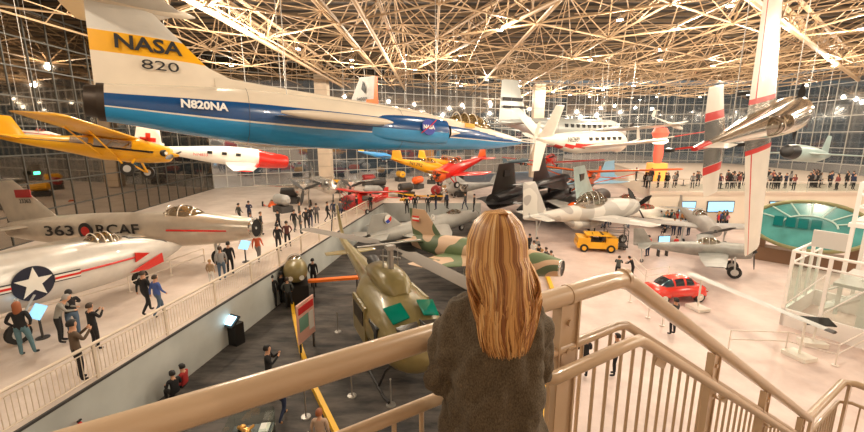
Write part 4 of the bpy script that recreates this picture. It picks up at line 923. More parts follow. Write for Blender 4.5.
# ------------------------------------------------------------------ platform, stair and its railing (foreground)
PZ=7.23; tan_p=mat('tan_railing_paint',(.56,.40,.26),.28,0,.04,3,coat=.35)
U=V((.8486,.529,0)); N=V((.529,-.8486,0))   # U along the rail, N towards the viewer
C0=V((.97,1.92,0)); ANG=math.atan2(U.y,U.x)
def rp(s,z,n=0): return C0+U*s+N*n+V((0,0,H+z))
K=.627; SL=3.78
def railing():
    r=thing('guard_railing','thick tan tube guard railing the person leans on, bending down along the stair','railing',(C0.x,C0.y,PZ),ANG)
    def L(s,z,n=0): return V((s,-n,z+H-PZ))     # local frame
    # main hand rail
    q=MB(); q.tube([L(-4.2,-.7),L(-.12,-.7),L(-.03,-.705),L(.06,-.74),L(SL,-.7-K*SL)],[.044]*5,20).tube([L(-4.2,-.7),L(-4.28,-.7)],[.044,.02],16)
    q.build('handrail',tan_p,r,60)
    # coupling band near the post
    for s in (-.42,.0):
        MB().tube([L(s-.012,-.7),L(s+.012,-.7)],.047,20).build('coupling',tan_p,r)
    # flat plate posts
    def post(s,w=.11,z1=None,zb=-1.77):
        zt=-.7 if s<0 else -.7-K*s
        b=MB().box(L(s,(zt+zb)/2-.03),(w,.028,zt-zb-.02)); 
        for dx in (-w/2,w/2): b.box(L(s+dx,(zt+zb)/2-.03),(.012,.05,zt-zb))
        for z in (-.13,-.27,-.36): b.disc(L(s,zt+z,.02),(0,1,0),.016,.016,12)
        b.build('post',tan_p,r,30)
        MB().box(L(s,zb+.01),(w+.06,.12,.02)).build('post_foot',tan_p,r,0)
    post(-.42,.12); post(-2.3,.12); post(-3.9,.12)
    def stz(s): return -1.77-(math.ceil(s/.28)*.175 if s>0 else 0)
    for s in (1.18,2.32,3.55): post(s,.1,zb=stz(s))
    # infill rail, inner rail, grab rail
    MB().tube([L(-4.2,-.96),L(-.02,-.96),L(.06,-.975),L(SL,-.955-K*SL)],[.024]*4,12).build('infill_rail',tan_p,r,60)
    MB().tube([L(-4.2,-1.68),L(0,-1.68),L(SL,-1.6-K*SL)],.02,10).build('bottom_rail',tan_p,r,60)
    MB().tube([L(-.62,-1.0,.02),L(-.66,-1.0,.06),L(-.6,-1.0,.1),L(-.05,-1.0,.1),L(.02,-1.005,.1),L(.1,-1.05,.1),L(SL,-1.02-K*SL,.1)],[.026,.028,.029,.029,.029,.029,.029],16).build('grab_rail',tan_p,r,60)
    for s in (-.42,1.18,2.32,3.5):
        z=-1.0-(K*s if s>0 else 0); MB().tube([L(s,z-.05,.0),L(s,z-.06,.07),L(s,z-.02,.1)],.012,8).box(L(s,z-.03,.02),(.1,.012,.12)).build('rail_bracket',tan_p,r)
    k=0
    s=-4.1
    while s<SL-.05:
        if min(abs(s-t) for t in (-.42,-2.3,-3.9,1.18,2.32,3.55))>.06:
            zt=-.97-(K*s if s>0 else 0); zb=-1.67-(K*s*1.0 if s>0 else 0)
            MB().bar(L(s,zt),L(s,zb),.0095,8).build('baluster',tan_p,r)
        s+=.112
    for s in (.45,1.42,2.5):
        MB().box(L(s+.0,-1.03-K*s,.0),(.13,.02,.06),0,0,Matrix.Rotation(math.atan(K),3,'Y')).build('splice_plate',tan_p,r,0)
    return r
railing()
# platform slab and stair (behind and below the rail)
fm_=mat('platform_floor',(.3,.24,.19),.6,0,.1,2)
b=MB(); o=C0+U*(-2.6)+N*1.52; b.box((o.x,o.y,PZ-.12),(5.2,3.1,.24),0,ANG); struct('floor',b,fm_)
r=thing('staircase','tan steel stair flight going down beside the railing','stairs',(C0.x,C0.y,PZ),ANG)
b=MB()
for i in range(13): b.box((.14+.28*i,-.62,-.175*(i+1)-.02),(.3,1.1,.04))
b.build('treads',fm_,r,0)
for y in (-.05,-1.2):
    MB().add([(0,y-.02,-.02),(0,y-.02,-.32),(3.64,y-.02,-2.6),(3.64,y-.02,-2.3),(0,y+.02,-.02),(0,y+.02,-.32),(3.64,y+.02,-2.6),(3.64,y+.02,-2.3)],[(0,1,2,3),(4,5,6,7),(0,1,5,4),(1,2,6,5),(2,3,7,6),(3,0,4,7)]).build('stringer',tan_p,r,0)
lz=PZ-.175*13
b=MB(); o=C0+U*(3.66+.7)+N*.62; b.box((o.x,o.y,lz-.1),(1.4,1.3,.2),0,ANG); struct('floor',b,fm_)
b=MB()
for (s_,n_) in ((3.8,.2),(5.0,1.1),(3.8,1.1)):
    o=C0+U*s_+N*n_; b.box((o.x,o.y,lz/2-.1),(.16,.16,lz-.2),0,ANG)
for (s_,n_) in ((-.3,.3),(-4.6,.3),(-4.6,2.8),(-.3,2.8)):
    o=C0+U*s_+N*n_; b.box((o.x,o.y,PZ/2-.12),(.22,.22,PZ-.24),0,ANG)
struct('trim_6',b,tan_p)
def landing():
    r=thing('landing_railing','pale tan railing of the lower stair landing in the bottom right corner','railing',(C0.x+U.x*3.95,C0.y+U.y*3.95,lz),ANG)
    zt=H-.7-K*SL-lz
    path=[V((-.17,0,zt)),V((1.05,0,zt)),V((1.15,-.1,zt)),V((1.15,-1.5,zt))]
    MB().tube(path,.042,16).build('handrail',tan_p,r,60)
    MB().tube([p-V((0,0,.27)) for p in path],.022,10).build('infill_rail',tan_p,r,60)
    MB().tube([p-V((0,0,.27+.68)) for p in path],.02,10).build('bottom_rail',tan_p,r,60)
    for x,y in ((.0,0),(1.1,-.06),(1.15,-1.4)):
        MB().box((x,y,zt/2),(.09,.03,zt)).build('post',tan_p,r,0)
    for i in range(9): MB().bar((.12+.112*i,0,zt-.27),(.12+.112*i,0,zt-.95),.0095,8).build('baluster',tan_p,r)
    for i in range(11): MB().bar((1.15,-.18-.112*i,zt-.27),(1.15,-.18-.112*i,zt-.95),.0095,8).build('baluster',tan_p,r)
landing()
# ------------------------------------------------------------------ deck railing
def deck_rail():
    A=edge(5.5); B=edge(45); ang=math.atan2(dd.y,dd.x); L_=(B-A).length; rm=mat('cream_rail_paint',(.74,.62,.49),.4,0,.05,2)
    r=thing('deck_railing','long cream railing along the edge of the raised deck on the left','railing',(A.x,A.y,2),ang)
    y=.12
    MB().tube([(0,y,1.08),(L_,y,1.08)],.05,10).build('handrail',rm,r); MB().tube([(0,y,.92),(L_,y,.92)],.02,6).build('infill_rail',rm,r); MB().tube([(0,y,.12),(L_,y,.12)],.025,6).build('bottom_rail',rm,r)
    n=int(L_/2.6)
    for i in range(n+1): MB().box((i*2.6,y,.54),(.09,.05,1.08)).build('post',rm,r,0)
    x=.13;k=0; rest=MB()
    while x<L_:
        if k<100: MB().bar((x,y,.12),(x,y,.92),.012,5).build('baluster',rm,r)
        else: rest.bar((x,y,.12),(x,y,.92),.012,4)
        k+=1; x+=.13
    tag(rest.build('baluster_row',rm,r),kind='stuff')
deck_rail()
# thin barriers on the deck and on the right hand floor
def barrier(label,pts,z,h=.95,m=None,group=None,rails=(1,.55),step=2.2,r_=.028):
    m=m or mat('barrier_paint',(.75,.66,.56),.4)
    p0=V(pts[0]); r=thing('crowd_barrier',label,'barrier',(p0.x,p0.y,z),0,group)
    P=[V((p[0]-p0.x,p[1]-p0.y,0)) for p in pts]
    for q in rails: MB().tube([p+V((0,0,h*q)) for p in P],r_,6).build('rail',m,r)
    for a,b in zip(P[:-1],P[1:]):
        n=max(1,round((b-a).length/step))
        for i in range(n+1):
            if i==0 and a is not P[0]: continue
            q=a.lerp(b,i/n); MB().tube([q,q+V((0,0,h))],r_*1.05,6).disc(q+V((0,0,.02)),(0,0,1),.12,.03,12).build('post',m,r)
for lab,px in (('low cream barrier between the star roundel jet and the visitors at left',[(0,330),(130,292),(205,262)]),('low barrier rail under the nose of the silver jet',[(215,252),(262,236),(300,226)])):
    barrier(lab,[gp(*q,2.0) for q in px],2.0,.8)
for lab,px in (('low pale barrier in front of the glass tower base, running to the stand foot',[(728,350),(785,352),(835,366),(864,350)]),('white barrier beside the red car, left side of it',[(606,290),(630,302),(648,318),(662,326)]),('white barrier running behind the red car towards the dark figures',[(632,270),(645,284),(668,280)])):
    barrier(lab,[gp(*q,0) for q in px],.012,.9,mat('pale_barrier',(.8,.72,.66),.35))
for i,(px,py) in enumerate(((306,417),(352,396),(391,405),(338,332),(366,352))):
    p=gp(px,py,.012); t=thing('stanchion',['steel stanchion post by the yellow kerb at the bottom','steel stanchion post by the helicopter skid','steel stanchion post right of the helicopter skid','steel stanchion post beside the pink information panel','steel stanchion post left of the helicopter nose'][i],'stanchion',(p.x,p.y,.012))
    MB().tube([(0,0,0),(0,0,.03),(0,0,.05)],[.17,.16,.05],16).build('base',steel,t); MB().tube([(0,0,.04),(0,0,.95)],.025,8).build('post',steel,t); MB().ball((0,0,.97),.04,8).build('finial',steel,t)
def scr(p):
    v=V(p)-V((0,0,H)); d=v.y*CT-v.z*ST; return 432+F*v.x/d
p=min((V((edge(y/20).x+.16,y/20,.9)) for y in range(60,300)),key=lambda q:abs(scr(q)-82)); e=thing('fire_extinguisher','red fire extinguisher mounted on the grey deck wall','extinguisher',(p.x,p.y,1.0))
MB().tube([(0,0,-.28),(0,0,-.25),(0,0,.15),(0,0,.24),(0,0,.28)],[.07,.09,.09,.05,.03],14).build('cylinder',red,e); MB().box((0,0,.31),(.05,.12,.04)).build('valve',black,e,0); MB().box((.08,0,0),(.03,.1,.14)).build('caption_plate',white,e,0)
p=gp(812,345,.012)
s=thing('reading_stand','white caption stand with sloping black top in front of the tower','stand',(p.x,p.y,.012),R(-12))
MB().box((0,0,.1),(.9,.55,.2)).build('base',white,s,0); MB().tube([(0,0,.2),(.1,.1,1.05)],.04,8).build('stem',white,s); MB().box((.1,.1,1.08),(1.1,.55,.05),0,0,Matrix.Rotation(R(15),3,'X')).build('panel',black,s,0)
p=gp(662,256,.012)
s=thing('display_screen','light blue freestanding display screen between two visitors in red','screen',(p.x,p.y,.012),R(8))
MB().box((0,0,1.05),(.95,.08,1.1)).build('frame',dgrey,s,0); MB().box((0,-.05,1.05),(.88,.03,1.02)).build('screen',mat('blue_screen',(.3,.65,.95),.3,emit=1.),s,0); MB().box((-.35,0,.25),(.05,.3,.5)).box((.35,0,.25),(.05,.3,.5)).build('feet',dgrey,s,0)
# ------------------------------------------------------------------ white tower at right
def tower():
    a=gp(779,324,0); b=gp(864,350,0); d=(b-a); ang=math.atan2(d.y,d.x); r=thing('glass_tower','white framed glass stair and lift tower on a white base at the right edge','tower',(a.x,a.y,0),ang)
    wh=mat('tower_white',(.9,.87,.84),.35); Lx=5.5; Dy=4.5; bh=.85   # local +y is away from the viewer
    MB().box((Lx/2,.06,bh/2),(Lx,.12,bh)).box((.06,Dy/2,bh/2),(.12,Dy,bh)).box((Lx/2,Dy,bh/2),(Lx,.12,bh)).build('base_wall',wh,r,0)
    t1=3.7
    for x in (0.05,1.35,2.9,4.4,5.45):
        MB().box((x,.06,(bh+t1)/2),(.13,.13,t1-bh)).build('post',wh,r,0)
    for y in (1.5,3.0,4.4): MB().box((.06,y,(bh+t1)/2),(.13,.13,t1-bh)).build('post',wh,r,0)
    MB().tube([(0,.06,t1),(Lx,.06,t1)],.07,8).tube([(0,.06,t1-.55),(Lx,.06,t1-.55)],.05,8).tube([(.06,0,t1),(.06,Dy,t1)],.07,8).tube([(.06,0,t1-.55),(.06,Dy,t1-.55)],.05,8).build('top_rail',wh,r)
    for x0,x1 in ((.12,1.28),(1.42,2.83),(2.97,4.33),(4.5,5.4)):
        MB().box(((x0+x1)/2,.06,(bh+t1-.6)/2),(x1-x0,.03,t1-.65-bh)).build('glass_pane',clear,r,0)
    MB().box((.06,Dy/2,(bh+t1-.6)/2),(.03,Dy-.3,t1-.65-bh)).build('glass_pane',clear,r,0)
    # inner flights
    f=MB()
    for i in range(12): f.box((1.2+.33*i,2.2,.9+.26*i),(.36,1.1,.06))
    f.build('stair_treads',wh,r,0)
    for y in (1.62,2.78):
        MB().bar((1.0,y,.75),(5.0,y,3.9),.12,6).bar((1.0,y,1.7),(5.0,y,4.8),.05,6).build('stair_stringer',wh,r)
    MB().box((3.4,2.0,2.5),(3.8,3.4,.14)).box((1.0,1.2,4.25),(1.3,.12,.8)).build('landing',mat('tower_panel',(.6,.58,.55),.5),r,0)
    # upper tier
    for x,y in ((1.6,1.2),(1.6,4),(5.2,1.2),(5.2,4)): MB().box((x,y,(bh+7.0)/2),(.14,.14,7.0-bh)).build('upper_post',wh,r,0)
    for z in (5.3,5.9,6.45,7.0): MB().tube([(1.6,4,z),(1.6,1.2,z),(5.2,1.2,z),(5.2,4,z)],.05,8).build('upper_rail',wh,r)
    MB().box((3.4,2.6,5.1),(3.9,3.0,.18)).build('upper_landing',wh,r,0)
    MB().box((2.55,.75,4.6),(.34,.34,9.2)).build('mast',wh,r,0)
    MB().tube([(0.05,.06,1.0),(1.35,.06,3.0)],.03,6).tube([(1.35,.06,1.0),(2.9,.06,3.0)],.03,6).tube([(2.9,.06,3.0),(4.4,.06,1.0)],.03,6).build('brace',wh,r)
tower()
# ------------------------------------------------------------------ mezzanine furniture
mr=mat('mezz_rail',(.6,.56,.5),.4)
r=thing('mezzanine_railing','low cream railing along the front edge of the far mezzanine','railing',(22.2,40.3,MZ+.08))
MB().tube([(0,.15,1.05),(39.6,.15,1.05)],.04,6).build('handrail',mr,r)
for i in range(20): MB().box((i*2,.15,.55),(.06,.06,1.05)).build('post',mr,r,0)
MB().box((19.8,.15,.5),(39.5,.02,.75)).build('glass_panel',clear,r,0)
for i,(px,w) in enumerate(((717,2.6),(745,.0),(775,2.0),(684,1.6))):
    if not w: continue
    p=gp(px,222,0); y=40.3
    x=(px-432)/400*41.5
    t=thing('wall_screen',['','','',''][i] or ['bright blue wall screen under the mezzanine, left of the vertical wing','','blue wall screen under the mezzanine, partly behind the rotunda','narrow blue wall screen above the crowd under the mezzanine'][i],'screen',(x,y+.1,1.9))
    MB().box((0,0,0),(w+.15,.1,1.15)).build('frame',dgrey,t,0); MB().box((0,-.06,0),(w,.03,1.0)).build('screen',MATS['blue_screen'],t,0)
tb=mat('table_top',(.5,.4,.3),.5); k=0
tabs=[(18,46),(21.5,49),(24,45),(26.5,50),(29,46),(31.5,43.5),(34,47),(37,44),(40,48),(43,44.5),(46,47)]
tp=None
for x,y in [(x,y) for x,y in tabs if x>23.5]:
    lab='small round cafe table among the people on the far mezzanine'
    t=thing('cafe_table',lab,'table',(x,y,MZ+.09),0,'cafe tables on the mezzanine')
    if tp is None:
        tp=[MB().disc((0,0,.74),(0,0,1),.6,.04,18).build('table_top',tb,t),MB().tube([(0,0,0),(0,0,.72)],.05,8).disc((0,0,.02),(0,0,1),.3,.03,12).build('pedestal',dgrey,t)]
    else:
        for q in tp: c=q.copy(); COL.objects.link(c); c.parent=t
# ------------------------------------------------------------------ people
skin=mat('skin',(.62,.33,.2),.5); 
J0={'pelvis':(0,0,.96,.145,.115),'belly':(0,.0,1.10,.135,.105),'chest':(0,.0,1.3,.165,.12),'neck':(0,0,1.47,.055,.055),'head0':(0,.015,1.55,.07,.08),'head1':(0,.02,1.64,.085,.1),'head2':(0,.01,1.73,.05,.06),
 'nose':(0,.115,1.615,.016,.016),
 'sL':(-.18,0,1.42,.065,.065),'eL':(-.24,-.03,1.14,.048,.048),'wL':(-.24,.06,.9,.032,.032),'hL':(-.235,.1,.8,.035,.02),
 'sR':(.18,0,1.42,.065,.065),'eR':(.24,-.03,1.14,.048,.048),'wR':(.24,.06,.9,.032,.032),'hR':(.235,.1,.8,.035,.02),
 'tL':(-.1,0,.9,.095,.1),'kL':(-.11,.03,.5,.062,.065),'aL':(-.11,-.01,.1,.045,.048),'fL':(-.12,.15,.05,.04,.03),
 'tR':(.1,0,.9,.095,.1),'kR':(.11,.03,.5,.062,.065),'aR':(.11,-.01,.1,.045,.048),'fR':(.12,.15,.05,.04,.03)}
BN=[('pelvis','belly'),('belly','chest'),('chest','neck'),('neck','head0'),('head0','head1'),('head1','head2'),('head1','nose'),('chest','sL'),('sL','eL'),('eL','wL'),('wL','hL'),('chest','sR'),('sR','eR'),('eR','wR'),('wR','hR'),('pelvis','tL'),('tL','kL'),('kL','aL'),('aL','fL'),('pelvis','tR'),('tR','kR'),('kR','aR'),('aR','fR')]
POSE={'stand':{},
 'walk':{'kL':(-.11,.2,.53),'aL':(-.11,.22,.1),'fL':(-.12,.38,.08),'kR':(.11,-.02,.5),'aR':(.11,-.28,.16),'fR':(.12,-.16,.05),'eL':(-.24,-.1,1.15),'wL':(-.24,-.12,.92),'hL':(-.235,-.1,.82),'eR':(.24,.04,1.14),'wR':(.23,.2,.96),'hR':(.22,.27,.9)},
 'phone':{'eL':(-.22,.14,1.2),'wL':(-.1,.32,1.38),'hL':(-.06,.36,1.46),'eR':(.22,.14,1.2),'wR':(.1,.32,1.38),'hR':(.06,.36,1.46)},
 'lean':{'belly':(0,.06,1.1),'chest':(0,.16,1.27),'neck':(0,.24,1.4),'head0':(0,.3,1.46),'head1':(0,.33,1.54),'head2':(0,.34,1.63),'nose':(0,.43,1.5),'sL':(-.18,.16,1.38),'sR':(.18,.16,1.38),'eL':(-.24,.3,1.16),'wL':(-.16,.5,1.12),'hL':(-.12,.58,1.1),'eR':(.24,.3,1.16),'wR':(.16,.5,1.12),'hR':(.12,.58,1.1)},
 'folded':{'eL':(-.25,.06,1.16),'wL':(-.02,.2,1.18),'hL':(.08,.2,1.2),'eR':(.25,.06,1.16),'wR':(.02,.24,1.14),'hR':(-.08,.22,1.14)},
 'pockets':{'eL':(-.29,-.06,1.17),'wL':(-.2,.06,.98),'hL':(-.17,.08,.92),'eR':(.29,-.06,1.17),'wR':(.2,.06,.98),'hR':(.17,.08,.92),'kR':(.14,.06,.5),'aR':(.18,.05,.1),'fR':(.22,.2,.05)},
 'point':{'eR':(.26,.2,1.3),'wR':(.28,.42,1.38),'hR':(.28,.52,1.4)},
 'sit':{'pelvis':(0,0,.52),'belly':(0,.0,.66),'chest':(0,.02,.86),'neck':(0,.03,1.03),'head0':(0,.05,1.11),'head1':(0,.06,1.2),'head2':(0,.05,1.29),'nose':(0,.155,1.175),'sL':(-.18,.02,.98),'sR':(.18,.02,.98),'eL':(-.24,.06,.72),'wL':(-.18,.28,.72),'hL':(-.14,.36,.74),'eR':(.24,.06,.72),'wR':(.18,.28,.72),'hR':(.14,.36,.74),'tL':(-.1,.06,.48),'kL':(-.12,.44,.5),'aL':(-.12,.42,.1),'fL':(-.13,.58,.05),'tR':(.1,.06,.48),'kR':(.12,.44,.5),'aR':(.12,.42,.1),'fR':(.13,.58,.05)}}
def skinmesh(P,bones,root,sub=1):
    names=list(P); idx={n:i for i,n in enumerate(names)}
    me=bpy.data.meshes.new('t'); me.from_pydata([P[n][:3] for n in names],[(idx[a],idx[b]) for a,b in bones],[])
    o=bpy.data.objects.new('t',me); COL.objects.link(o)
    m=o.modifiers.new('s','SKIN'); 
    if not me.skin_vertices: 
        bpy.context.view_layer.objects.active=o
    m.use_smooth_shade=True
    for n,sv in zip(names,me.skin_vertices[0].data):
        sv.radius=P[n][3:5]; sv.use_root=(n==root)
    m2=o.modifiers.new('u','SUBSURF'); m2.levels=sub; m2.render_levels=sub
    bpy.context.view_layer.update()
    r=bpy.data.meshes.new_from_object(o.evaluated_get(bpy.context.evaluated_depsgraph_get()))
    bpy.data.objects.remove(o); return r
def dseg(p,a,b):
    ab=b-a; t=max(0,min(1,(p-a).dot(ab)/max(1e-9,ab.length_squared))); return (p-a-ab*t).length
BODY={}
def body(pose):
    if pose in BODY: return BODY[pose]
    P=dict(J0)
    for k,v in POSE[pose].items(): P[k]=(*v,*J0[k][3:])
    me=skinmesh(P,BN,'pelvis',1)
    seg=[]
    for a,b in BN:
        if 'head' in b or b=='nose' or a=='neck': c=0
        elif b[0]=='h': c=0
        elif b[0]=='f' : c=3
        elif b[0] in 'ka' or (b[0]=='t'): c=2
        else: c=1
        seg.append((V(P[a][:3]),V(P[b][:3]),c,P[b][3]))
    pz=P['pelvis'][2]
    mi=[]
    for f in me.polygons:
        c=min(seg,key=lambda s:dseg(f.center,s[0],s[1])-s[3]*.5)[2]
        if c==1 and f.center.z<pz-.02 and abs(f.center.x)<.17: c=2
        if c==2 and f.center.z>pz-.0: c=1
        if c==0 and dseg(f.center,V(P['neck'][:3]),V(P['neck'][:3]))<.05: c=1
        mi.append(c)
    me.materials.clear()
    for i in range(4): me.materials.append(None)
    me.polygons.foreach_set('material_index',mi); me.polygons.foreach_set('use_smooth',[True]*len(mi))
    hd=V(P['head1'][:3]); out=(me,hd,V(P['nose'][:3])-hd)
    BODY[pose]=out; return out
HAIR={}
def hairmesh(style):
    if style in HAIR: return HAIR[style]
    b=MB(); rg=[]; n=14
    Z=[(.115,.02),(.105,.06),(.07,.095),(.02,.112),(-.04,.112)] 
    if style=='long': Z+=[(-.12,.115),(-.22,.11),(-.3,.07)]
    if style=='bald': Z=Z[:1]
    for z,r_ in Z:
        rg.append([V((r_*math.cos(a)*.92,(r_*math.sin(a))*1.12-.01 if math.sin(a)<.3 or z>.06 else min(r_*math.sin(a)*1.12-.01,.02),z)) for a in [2*math.pi*k/n for k in range(n)]])
    b.rings(rg); o=b.build('hair',skin,None,60); me=o.data; bpy.data.objects.remove(o); me.materials.clear(); me.materials.append(None); HAIR[style]=me; return me
def col(c,r=.8): 
    k='cloth_%d_%d_%d'%tuple(int(x*255) for x in c); return mat(k,c,r)
BLK=(.012,.012,.014); NAVY=(.02,.03,.07); JEAN=(.08,.13,.2); BRN=(.12,.08,.05); GRY=(.22,.21,.2); RED=(.6,.03,.03); BLUE=(.06,.11,.35); WHT=(.7,.68,.64); TAN=(.4,.28,.17); DGR=(.06,.065,.06); TEAL=(.05,.3,.35); PNK=(.6,.2,.25)
HB=(.05,.03,.018); HBK=(.012,.01,.01); HBL=(.42,.24,.09); HRD=(.3,.09,.03); HG=(.35,.33,.31)
NP=0
def person(label,pos,face,pose='stand',top=BLK,bot=NAVY,hair=HB,style='short',h=1.72,group=None,shoe=BLK,name='person'):
    global NP; NP+=1
    me,hd,_=body(pose); s=h/1.78
    r=thing(name,label,'person',pos,R(face),group); r.scale=(s,s,s)
    o=bpy.data.objects.new('body',me); COL.objects.link(o); o.parent=r
    for i,m in enumerate((skin,col(top),col(bot),col(shoe,.5))): o.material_slots[i].link='OBJECT'; o.material_slots[i].material=m
    hm=hairmesh(style); o=bpy.data.objects.new('hair',hm); COL.objects.link(o); o.parent=r; o.location=hd
    o.material_slots[0].link='OBJECT'; o.material_slots[0].material=col(hair,.6)
    return r
def pp(px,py,z): 
    p=gp(px,py,z); return (p.x,p.y,z)
DZ=2.0
# deck, left
person('woman with long red hair, black top and blue jeans, facing the star roundel jet',pp(27,356,DZ),20,'pockets',BLK,(.1,.2,.24),HRD,'long',1.9)
person('grey-haired man in a grey shirt bending beside the blue screen',pp(62,343,DZ),-60,'lean',(.3,.29,.26),BLK,HG,'short',1.85)
person('person in a black jacket leaning in, right of the grey-haired man',pp(76,338,DZ),40,'lean',BLK,JEAN,HBK,'short',1.85)
person('man in an olive brown sweater holding up a phone at the deck railing',pp(82,381,DZ),-35,'phone',BRN,BLK,HBK,'short',1.95)
person('person in black photographing, just behind the man in the brown sweater',pp(97,350,DZ),-20,'phone',BLK,BLK,HB,'short',1.7)
person('person in a black coat walking left of the blue jacket',pp(148,314,DZ),-15,'walk',BLK,BLK,HB,'short',1.85)
person('person in a blue jacket and jeans by the deck railing',pp(160,316,DZ),-25,'walk',BLUE,JEAN,HB,'short',1.75)
person('man in a grey top at the railing, lower left of the silver jet nose',pp(223,281,DZ),30,'stand',(.3,.3,.3),JEAN,HB,'short',1.8)
person('person in black right of the man in the grey top',pp(231,275,DZ),10,'stand',BLK,BLK,HBK,'short',1.8)
person('person in orange-red jacket near the silver jet nose',pp(259,262,DZ),0,'walk',(.6,.12,.05),GRY,HB,'short',1.75)
person('child in a light shirt by the railing left of the grey top',pp(212,285,DZ),0,'stand',TAN,WHT,HBL,'short',1.3)
person('person in black, left one of a pair right of the jet nose',pp(279,252,DZ),0,'stand',BLK,BLK,HBK,'short',1.8)
person('person in dark clothes with red collar, right one of the pair by the jet nose',pp(288,248,DZ),30,'pockets',(.1,.03,.03),BLK,HB,'short',1.8)
grp=[(252,236),(262,235),(279,232),(295,232),(301,234),(307,230),(311,227),(317,224),(328,222),(334,220),(341,219),(240,224),(250,221),(300,222),(357,214),(371,212),(407,214),(415,213),(428,213),(436,210),(447,209),(465,210),(474,212)]
for i,(x,y) in enumerate(grp):
    person('distant dark-clothed visitor standing on the far part of the deck',pp(x,y,DZ),random.uniform(-90,90),random.choice(['stand','walk','folded','pockets']),random.choice([BLK,DGR,BLK,NAVY,(.12,.1,.1)]),random.choice([BLK,NAVY,DGR]),random.choice([HB,HBK]),'short',1.75,'visitors at the far end of the deck')
person('visitor in a white top on the far deck below the red racer',pp(446,206,DZ),180,'stand',WHT,BLK,HB,'short',1.75)
# dark floor
person('man in black holding his phone up in the middle of the dark floor',pp(271,396,.012),-75,'phone',BLK,BLK,HBK,'short',2.0)
person('person in a pale blue top and dark trousers under the thick handrail',pp(283,420,.012),-20,'walk',(.3,.45,.6),NAVY,HB,'short',1.75,shoe=(.4,.2,.08))
person('auburn-haired person at the bottom edge beside the yellow kerb',pp(322,462,.012),0,'stand',(.5,.35,.25),BLK,HRD,'short',1.7)
person('tall black-clad visitor against the deck wall, leftmost of three',pp(274,308,.012),20,'stand',BLK,BLK,HBK,'short',1.9)
person('black-clad visitor against the deck wall, middle of three',pp(283,304,.012),-10,'folded',BLK,BLK,HBK,'short',1.9)
person('black-clad visitor against the deck wall with hands in pockets, rightmost of three',pp(289,309,.012),10,'pockets',DGR,BLK,HB,'short',1.8)
person('person in a grey coat with pale cap behind the olive cockpit section',pp(301,291,.012),0,'lean',(.3,.28,.27),BLK,(.6,.55,.5),'short',1.9)
person('person in black right of the pale cap, beyond the olive cockpit section',pp(314,288,.012),0,'stand',BLK,BLK,HBK,'short',1.9)
person('visitor with red bag crouching low by the deck wall',pp(187,396,.012),90,'sit',(.35,.02,.02),BLK,HBK,'short',1.7)
person('black-clad visitor seated beside the crouching visitor in red',pp(177,404,.012),60,'sit',BLK,BLK,HBK,'short',1.7)
# group behind the woman on dark floor
for i,(x,y,t) in enumerate(((533,262,WHT),(538,266,BLK),(541,272,BLK),(545,270,DGR),(547,277,BLK),(550,274,(.3,.25,.2)),(529,254,BLK),(536,258,GRY))):
    person('visitor in a tight queue beside the yellow kerb, right of the blonde hair',pp(x,y,.012),random.uniform(-60,60),random.choice(['stand','folded','pockets']),t,BLK,random.choice([HB,HBK,HBL]),'short',1.65,'queue of visitors right of the blonde hair')
# right hand floor
person('person in a red top and dark trousers left of the blue display screen',pp(647,257,0),20,'stand',RED,NAVY,HBK,'short',1.75)
person('child in a red top right of the blue display screen',pp(675,252,0),0,'stand',RED,DGR,HBK,'short',1.3)
for i,(x,y,t,l) in enumerate(((673,236,NAVY,'leftmost'),(679,236,BLUE,'middle'),(688,236,(.35,.3,.28),'rightmost'))): person('visitor standing close together on the pale floor, %s of three in a row'%l,pp(x,y,0),10*i,'stand',t,NAVY,HB,'short',1.75)
person('child in dark clothes sitting left of the three in a row',pp(664,236,0),0,'sit',BLK,BLK,HBK,'short',1.3)
person('dark-clothed visitor bending forward, left one behind the white barrier',pp(617,279,0),-30,'lean',DGR,BLK,HB,'short',1.6)
person('dark-clothed visitor bending forward, right one behind the white barrier',pp(632,279,0),50,'lean',BLK,BLK,HBK,'short',1.6)
person('visitor in a dark grey coat standing right in front of the red car',pp(672,335,0),20,'folded',(.05,.045,.045),BLK,HBK,'short',1.85)
person('visitor in black seen through the stair balusters, upper one',pp(614,376,0),60,'stand',BLK,BLK,HBK,'short',1.8)
person('visitor in black seen beside the flat post behind the balusters',pp(583,378,0),0,'folded',BLK,BLK,HBK,'short',1.8)
cc=[BLK,BLK,NAVY,TEAL,RED,DGR,BLUE,PNK,GRY,BLK,WHT,(.5,.2,.05)]
for i in range(44):
    x=random.choice([random.uniform(653,703),random.uniform(653,703),random.uniform(715,745),random.uniform(600,640)]); y=random.uniform(223,229)
    person('visitor in the colourful crowd under the far mezzanine',pp(x,y,0),random.uniform(-180,180),random.choice(['stand','folded','pockets','walk']),cc[i%12],random.choice([BLK,NAVY,JEAN]),random.choice([HB,HBK,HBL]),random.choice(['short','long']),1.7,'crowd under the mezzanine')
for i in range(80):
    if i<50: x,y=random.uniform(23,50),random.uniform(41.5,46)
    else: x,y=random.choice([t for t in tabs if t[0]>24]); a=random.uniform(0,6.28); x+=.95*math.cos(a); y+=.95*math.sin(a)
    person('visitor gathered on the far mezzanine among the cafe tables',(x,y,MZ+.09),random.uniform(-180,180),random.choice(['stand','folded','pockets','stand']),random.choice([BLK,BLK,DGR,NAVY,(.2,.05,.05),GRY]),BLK,random.choice([HB,HBK]),random.choice(['short','long']),1.75,'visitors on the mezzanine')
